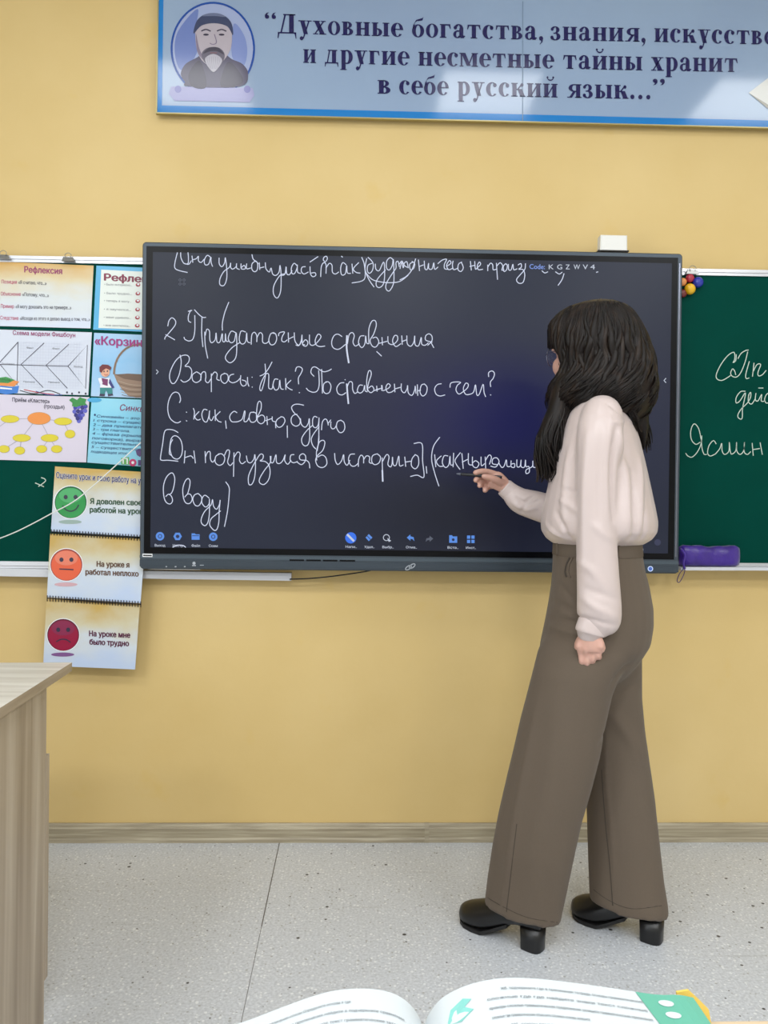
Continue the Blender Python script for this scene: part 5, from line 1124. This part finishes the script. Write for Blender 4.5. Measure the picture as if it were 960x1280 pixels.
def folded(folds):
    def fn(me):
        tr = [(crom([p for p in f[0]], 14), f[1], f[2]) for f in folds]
        nr_ = [v.normal.copy() for v in me.vertices]; co = [v.co.copy() for v in me.vertices]
        for pts, wd, amp in tr:
            for i, v in enumerate(me.vertices):
                best = 1e9; bt = 0
                for j, p in enumerate(pts):
                    d = (co[i]-p).length_squared
                    if d < best: best = d; bt = j/(len(pts)-1)
                if best < (3*wd)**2:
                    v.co += nr_[i]*amp*math.exp(-best/(wd*wd))*math.sin(math.pi*(.12+.76*bt))
        me.update()
    return fn
def ontree(me, px, py):
    t = BVHTree.FromPolygons([v.co for v in me.vertices], [list(p.vertices) for p in me.polygons])
    return t
def make_folds(spec):
    """spec: list of ([pixel points], width, amplitude) pinned onto the cloth surface"""
    def fn(me):
        t = BVHTree.FromPolygons([v.co for v in me.vertices], [list(p.vertices) for p in me.polygons])
        fl = []
        for pts, wd, amp in spec:
            H = []
            for p in pts:
                d = (at(p[0], p[1], 0)-CAM).normalized(); h = t.ray_cast(CAM, d)
                if h[0]: H.append(h[0])
            if len(H) >= 2: fl.append((H, wd, amp))
        folded(fl)(me)
    return fn
tro = fuse(k, 'trousers', .0075, 5, TROU, wm, make_folds([
 ([(690, 772), (715, 777), (735, 783)], .007, -.008), ([(688, 783), (712, 790), (740, 795)], .008, .007), ([(690, 750), (712, 762), (730, 775)], .009, -.006), ([(700, 730), (716, 750), (728, 770)], .008, -.005),
 ([(797, 829), (785, 832), (771, 846), (762, 862)], .010, -.006), ([(800, 850), (780, 865), (764, 885), (750, 930)], .012, -.006), ([(764, 890), (775, 905), (792, 930), (800, 960)], .018, .008), ([(760, 905), (757, 960), (764, 1040), (768, 1110)], .007, .004),
 ([(672, 880), (655, 960), (640, 1040), (628, 1130)], .012, .006), ([(700, 880), (690, 980), (672, 1060), (665, 1130)], .03, .007), ([(650, 900), (632, 980), (616, 1080)], .015, -.002)]))
TT = BVHTree.FromPolygons([v.co+WORLD[tro] for v in tro.data.vertices], [list(p.vertices) for p in tro.data.polygons])
def drape(pts, tree, r, m, name, parent, lift=.0005, n=6, sub=4, flat=1.0):
    H = []
    for p in crom2(pts) if len(pts) > 2 else [(pts[0][0]*(1-t)+pts[1][0]*t, pts[0][1]*(1-t)+pts[1][1]*t) for t in [i/8 for i in range(9)]]:
        d = (at(p[0], p[1], 0)-CAM).normalized(); h = tree.ray_cast(CAM, d)
        if h[0]: H.append(h[0]-d*lift)
    if len(H) < 2: return None
    k = MB(); k.tube(H, r, m, n); return k.build(name, parent)
# waistband, belt loops, pocket, seams, hem stitching
k = MB()
wb = [ell(691.5, 801.8, 672, PY, 1.30), ell(690.3, 803.0, 674, PY, 1.30), ell(689.5, 804.4, 693, PY, 1.30), ell(690.6, 803.6, 695, PY, 1.29)]
k.loft(wb[::-1], TROUB, True); wbo = k.build('waistband', tro)
def loop_strip(k, px, y0, y1, wpx, YY, m):
    pass
WT = BVHTree.FromPolygons([v.co+WORLD[wbo] for v in wbo.data.vertices], [list(p.vertices) for p in wbo.data.polygons])
for x in (697, 773.5): drape([(x, 673.5), (x, 701)], TT if False else WT, .0032, TROU, 'belt_loop', tro, .0006)
drape([(712.5, 697), (708.5, 705), (706.8, 715), (708.5, 721)], TT, .0030, TROUD, 'pocket_edge', tro, -.0006)
drape([(716, 697), (711.5, 706), (710.5, 716), (713, 722)], TT, .0026, TROU, 'pocket_welt', tro, .0006)
drape([(646, 1030), (640, 1080), (633, 1140)], TT, .0010, TROUD, 'seam', tro, -.0002)
drape([(752, 962), (756, 1020), (762, 1080), (766, 1132)], TT, .0013, TROUD, 'seam', tro, -.0002)
drape([(609.5, 1122), (630, 1134), (660, 1147), (697, 1153)], TT, .0010, TROUD, 'hem_stitch', tro, -.0002)
drape([(742, 1112), (762, 1126), (790, 1136), (827, 1132)], TT, .0010, TROUD, 'hem_stitch', tro, -.0002)
# --- blouse
k = MB()
bt = [ell(733, 770, 490, PY, 1.3), ell(722, 780, 498, PY, 1.75), ell(710, 789, 510, PY, 1.75), ell(702, 796, 528, PY, 1.6), ell(695, 803, 552, PY, 1.5), ell(688.5, 809, 580, PY, 1.42), ell(682.5, 815, 610, PY, 1.36), ell(677, 820, 635, PY, 1.33), ell(674, 823, 652, PY, 1.32), ell(675, 822, 664, PY, 1.32), ell(681, 815, 673, PY, 1.30), ell(691, 803, 680, PY, 1.28)]
k.loft(bt[::-1], BLOUSE)
SL = PY-.165
limb(k, [(at(753, 516, PY-.115), .052, .05), (at(750, 540, SL+.012), .058, .052), (at(746, 585, SL), .052, .048), (at(745, 640, SL-.004), .050, .046), (at(746.5, 700, SL-.006), .052, .046), (at(748.5, 745, SL-.007), .055, .047), (at(749, 764, SL-.008), .0565, .046), (at(748.5, 776, SL-.009), .054, .043), (at(745, 783, SL-.009), .040, .032)], BLOUSE, 24, 5)
limb(k, [(at(764, 520, PY+.11), .052), (at(742, 585, PY+.16), .055), (at(714, 645, PY+.19), .056, .05), (at(690, 638, PY+.205), .047, .045), (at(668, 631.5, PY+.222), .044, .042), (at(651, 626, PY+.235), .040, .036), (at(641, 618.5, PY+.242), .033, .030), (at(634.5, 612, PY+.246), .024, .022)], BLOUSE, 24, 5)
blo = fuse(k, 'blouse', .006, 5, BLOUSE, wm, make_folds([
 ([(771, 535), (768, 560), (766, 600), (767, 650)], .010, -0.0130), ([(760, 520), (772, 528), (790, 526)], .006, 0.0043), ([(775, 545), (780, 590), (784, 640), (782, 668)], .018, 0.0116), ([(800, 575), (800, 620), (797, 665)], .014, 0.0087), ([(790, 590), (791, 640), (789, 672)], .010, -0.0087), ([(805, 640), (806, 655), (802, 672)], .006, -0.0072),
 ([(735, 540), (731, 590), (729, 650), (728, 710)], .012, 0.0058), ([(752, 530), (750, 590), (748, 650)], .012, -0.0051), ([(740, 655), (755, 668), (768, 676)], .008, 0.0043), ([(726, 745), (745, 760), (770, 772)], .010, 0.0058), ([(730, 735), (750, 742), (772, 750)], .008, -0.0043), ([(722, 700), (738, 712), (752, 730)], .010, 0.0043),
 ([(722, 765), (745, 776), (768, 782)], .006, -0.0058), ([(712, 560), (706, 600), (704, 650)], .010, 0.0058), ([(695, 640), (703, 655), (712, 672)], .007, -0.0072), ([(682, 655), (692, 665), (704, 672)], .006, 0.0072), ([(704, 612), (712, 614), (721, 613)], .006, -0.0058), ([(700, 625), (712, 632), (721, 640)], .007, 0.0058),
 ([(668, 620), (655, 628), (646, 622)], .006, -0.0087), ([(672, 634), (655, 636), (640, 628)], .007, 0.0072), ([(674, 626), (660, 632), (650, 640)], .006, -0.0072), ([(760, 505), (770, 512), (778, 520)], .006, -0.0043)]))
# cuffs
k = MB(); limb(k, [(at(741.5, 778, SL-.009), .038, .030), (at(739.5, 784, SL-.009), .0385, .031), (at(737.5, 790.5, SL-.009), .0380, .031), (at(737, 792.3, SL-.009), .0335, .027)], BLOUSE, 24, 4); k.build('cuff', blo)
k = MB(); limb(k, [(at(650, 623.5, PY+.238), .034, .031), (at(642, 618.5, PY+.243), .031, .029), (at(635.5, 613.5, PY+.2455), .0290, .027), (at(630.5, 609, PY+.2465), .0275, .026), (at(629.8, 608.4, PY+.2465), .022, .020)], BLOUSE, 24, 4); k.build('cuff', blo)
# --- hair: a full head of long waves, one lock in front of the shoulder and one down the back
k = MB()
AH = math.radians(30)
def hr(x0, x1, y, dy=0.0, ratio=.9): return ell(x0, x1, y, HC.y+dy, ratio, 32, ang=AH)
hs = [hr(742, 754, 376.6), hr(727, 768, 378.5), hr(708, 782, 385), hr(697, 790, 394), hr(689.5, 798, 408), hr(687, 804, 424), hr(688, 809, 440), hr(696, 813, 455, -.005), hr(695, 815.5, 470, -.01), hr(688, 816, 484, -.015), hr(685, 815, 497, -.02), hr(687, 811, 509, -.02), hr(694, 806, 519, -.01), hr(708, 796, 527, 0)]
k.loft(hs[::-1], HAIRM)
limb(k, [(at(716, 462, HC.y-.02), .03), (at(706, 488, HC.y-.045), .035), (at(699, 515, HC.y-.055), .034, .03), (at(690, 535, HC.y-.06), .032, .028), (at(684, 555, HC.y-.062), .033, .026), (at(684, 575, HC.y-.06), .026, .022), (at(684, 592, HC.y-.058), .013, .012), (at(683, 600, HC.y-.058), .005)], HAIRM, 16, 4)
limb(k, [(at(795, 490, HC.y-.02), .040), (at(796, 515, HC.y-.01), .032, .04), (at(799, 535, HC.y), .023, .04), (at(802, 550, HC.y), .012, .03), (at(804, 562, HC.y), .004, .01)], HAIRM, 16, 4)
import bmesh
def in_face(p):
    d = p-HC; f_, l_, u_ = d.dot(HF), d.dot(HL), d.z
    return (f_ > .010-.02*(u_+.03) and -.066 < u_ < .012+.25*(f_-.04)) or (f_ > .055 and -.13 < u_ < .05 and abs(l_) < .07)
def open_face(me):
    bm = bmesh.new(); bm.from_mesh(me)
    bmesh.ops.delete(bm, geom=[v for v in bm.verts if in_face(v.co)], context='VERTS')
    bm.to_mesh(me); bm.free()
hair = fuse(k, 'hair', .006, 4, HAIRM, wm, open_face)
HT = BVHTree.FromPolygons([v.co+WORLD[hair] for v in hair.data.vertices], [list(p.vertices) for p in hair.data.polygons])
# locks: wavy tapering strands laid over the mass from the parting down
rnd = random.Random(11)
k = MB()
def radial(y, th, sc):
    """point on the hair's outline at pixel height y, angle th around the head"""
    for i in range(len(HS)-1):
        if HS[i][2] <= y <= HS[i+1][2]:
            t = (y-HS[i][2])/(HS[i+1][2]-HS[i][2]); a, b = HS[i], HS[i+1]
            x0, x1, dy = (a[j]*(1-t)+b[j]*t for j in (0, 1, 3)); break
    else:
        x0, x1, _, dy = HS[-1]
    c = at((x0+x1)/2, y, HC.y+dy); hw = (at(x1, y, HC.y+dy)-at(x0, y, HC.y+dy)).length/2
    fd = Vector((-math.cos(AH), math.sin(AH), 0)); rd = Vector((math.sin(AH), math.cos(AH), 0))
    a = hw/math.sqrt(fd.x**2+(.9*rd.x)**2)
    return c+(fd*(a*math.cos(th))+rd*(a*.9*math.sin(th)))*sc
HS = [(742, 754, 376.6, 0), (727, 768, 378.5, 0), (708, 782, 385, 0), (697, 790, 394, 0), (689.5, 798, 408, 0), (687, 804, 424, 0), (688, 809, 440, 0), (696, 813, 455, -.005), (695, 815.5, 470, -.01), (688, 816, 484, -.015), (685, 815, 497, -.02), (687, 811, 509, -.02), (694, 806, 519, -.01), (708, 796, 527, 0)]
for c_ in range(170):
    thc = rnd.uniform(0, 2*math.pi); ph = rnd.uniform(0, 6.28); fr = rnd.uniform(.055, .085); swc = rnd.uniform(-.1, .95)*(1 if math.sin(thc) < 0 else .5)
    y0c = rnd.uniform(377.5, 396) if c_ % 3 else rnd.uniform(400, 452); y1c = rnd.uniform(490, 527); big = rnd.uniform(.7, 1.25)
    for s_ in range(6):
        fat = s_ == 0; off_ = .966 if fat else .982; th0 = thc+(0 if fat else rnd.uniform(-.09, .09)); y0 = y0c+rnd.uniform(-2, 4); y0 = max(377.2, y0); y1 = y1c+rnd.uniform(-7, 7); lift = rnd.uniform(0, .016)
        P = []; n = 18
        for j in range(n):
            t = j/(n-1); y = y0+(y1-y0)*t
            th = th0+swc*t**2.2+big*(.015+.15*t**1.6)*math.sin(y*fr*1.6+ph)
            sc = off_+lift+big*(.008+.045*t*t)*math.sin(y*fr*1.6+ph+1.1)
            P.append(radial(min(y, 526.5), th, sc))
        cutp = [j for j in range(n) if in_face(P[j])]
        if cutp: P = P[:max(cutp[0]-0, 0)]
        if len(P) < 6: continue
        n = len(P); r = rnd.uniform(.007, .0115) if fat else rnd.uniform(.0010, .0030)
        k.tube(P, [r*min(1, (.08 if fat else .35)+(2.0 if fat else 3)*min(j, n-1-j)/(n-1)) for j in range(n)], HAIRM, 8 if fat else 5)
def lockset(path, cnt, spread, seed):
    rr = random.Random(seed); C = crom(path, 4)
    for i in range(cnt):
        a = rr.uniform(0, 6.28); rad = spread*rr.uniform(.5, 1.0); ph = rr.uniform(0, 6.28); n = len(C); s = rr.randint(0, 3); e = n-rr.randint(0, 4)
        P = []
        for j in range(s, e):
            t = j/(n-1); f_ = (math.sin(math.pi*min(1, .25+.75*(1-t)))**.7)
            P.append(C[j]+Vector((math.cos(a+t*1.2+.25*math.sin(9*t+ph)), math.sin(a+t*1.2)*.9, 0))*rad*f_)
        r = rr.uniform(.002, .004); m_ = len(P)
        k.tube(P, [r*min(1, .3+3*min(j, m_-1-j)/(m_-1)) for j in range(m_)], HAIRM, 5)
lockset([at(x, y, HC.y+d) for x, y, d in ((707, 470, -.045), (703, 495, -.055), (699, 515, -.058), (692, 535, -.06), (687, 553, -.062), (686, 572, -.06), (688, 590, -.058), (684, 603, -.058))], 90, .040, 3)
lockset([at(x, y, HC.y+d) for x, y, d in ((792, 480, -.03), (795, 500, -.025), (796, 518, -.01), (799, 535, 0), (803, 550, 0), (806, 566, 0))], 46, .030, 4)
lockset([at(x, y, HC.y+d) for x, y, d in ((770, 470, -.115), (776, 492, -.115), (784, 508, -.11), (792, 522, -.10), (798, 540, -.07))], 16, .014, 6)
k.build('lock', hair)
# --- glasses
RIM = mat('glasses_rim', (150, 156, 176), .25, metal=.8); LENS = mat('glasses_lens', (225, 232, 245), .05)
bs = bpy.data.materials['glasses_lens'].node_tree.nodes['Principled BSDF']; bs.inputs['Transmission Weight'].default_value = .95; bs.inputs['IOR'].default_value = 1.15
gl = bpy.data.objects.new('glasses', None); COL.objects.link(gl); WORLD[gl] = hp(.1, 0, 0); gl.parent = wm; gl.location = WORLD[gl]-WORLD[wm]
for s in (-1, 1):
    C = [hp(.093-.016*abs(math.cos(a))*(1 if math.cos(a) > 0 else 0), s*(.036+.027*math.cos(a)), .001+.023*math.sin(a)) for a in [2*math.pi*i/24 for i in range(24)]]
    k = MB(); k.tube(C+[C[0], C[1]], .0011, RIM, 6, False); rim = k.build('rim', gl)
    k = MB(); k.add(C, [list(range(24))], LENS); k.add([p-HF*.0012 for p in C], [list(range(24))[::-1]], LENS); k.build('lens', gl)
    k = MB(); k.tube([hp(.080, s*.064, .006), hp(.05, s*.076, .006), hp(0, s*.080, .004), hp(-.02, s*.079, -.01)], .0011, RIM, 6); k.build('temple', gl)
k = MB(); k.tube(crom([hp(.093, -.009, .004), hp(.099, 0, .008), hp(.093, .009, .004)], 4), .001, RIM, 6); k.build('bridge', gl)
# --- shoes
def shoe(heel, td):
    sdv = Vector((-td.y, td.x, 0)); up = Vector((0, 0, 1)); n = 20
    # stations along the foot: distance from heel centre, half width, bottom z, top z
    st = [(-.032, .014, .058, .085), (-.026, .024, .056, .098), (0, .033, .055, .128), (.035, .033, .052, .140), (.070, .034, .040, .124), (.105, .039, .022, .102), (.135, .043, .010, .086), (.165, .043, .006, .074), (.190, .038, .006, .064), (.208, .028, .009, .054), (.218, .014, .014, .044)]
    rings = []
    for d, hw, z0, z1 in st:
        c = heel+td*d; zc = (z0+z1)/2; hh = (z1-z0)/2
        R2 = []
        for i in range(n):
            a = 2*math.pi*i/n; x = math.cos(a); z = math.sin(a)
            sx = math.copysign(abs(x)**.75, x); sz = math.copysign(abs(z)**(.55 if z < 0 else 1.0), z)
            R2.append(c+sdv*(hw*sx*(1 if z < 0 else 1-.35*z))+up*(zc+hh*sz))
        rings.append(R2)
    k = MB(); k.loft(rings, SHOE); so = k.build('shoe', wm)
    k = MB(); rings = []
    for z, f_ in ((.0005, .92), (.003, .94), (.030, .96), (.058, 1.0)):
        R2 = []
        for i in range(n):
            a = 2*math.pi*i/n; x = math.cos(a); y = math.sin(a)
            bx = .034*math.copysign(abs(x)**.6, x) if x < 0 else .026*math.copysign(abs(x)**.3, x)
            R2.append(heel+td*(bx*f_-.002)+sdv*(.030*math.copysign(abs(y)**.7, y)*f_)+up*z)
        rings.append(R2)
    k.loft(rings, SHOE); k.build('block_heel', so)
    k = MB(); rings = []
    for d, hw, z0 in ((.060, .026, .040), (.085, .031, .026), (.110, .036, .012), (.135, .041, .0015), (.165, .0415, .0008), (.190, .0365, .0012), (.207, .026, .004), (.216, .012, .009)):
        c = heel+td*d; R2 = []
        for x, z in ((-1, 0), (1, 0), (1, .010), (-1, .010)): R2.append(c+sdv*hw*x+up*(z0+z))
        rings.append(R2)
    k.loft(rings, SOLE, True, False); k.build('sole', so)
shoe(NEARF, TD); shoe(FARF, TD2)
# --- stylus in her right hand
STY = mat('stylus_black', (22, 23, 28), .35); TIP = mat('stylus_tip', (92, 98, 112), .4)
s0 = q(570.5, 592.2, .262); s1 = q(627.5, 596.6, .218)
so = thing('stylus', 'thin black stylus held in the raised right hand before the screen', 'stylus', (s0+s1)/2)
dv = (s1-s0)
k = MB(); k.tube([s0+dv*t for t in (.10, .13, .5, .97, 1.0)], [.0035, .0046, .0050, .0050, .0036], STY, 12); k.build('barrel', so)
k = MB(); k.tube([s0+dv*t for t in (0, .02, .10)], [.0012, .0022, .0040], TIP, 10); k.build('tip', so)
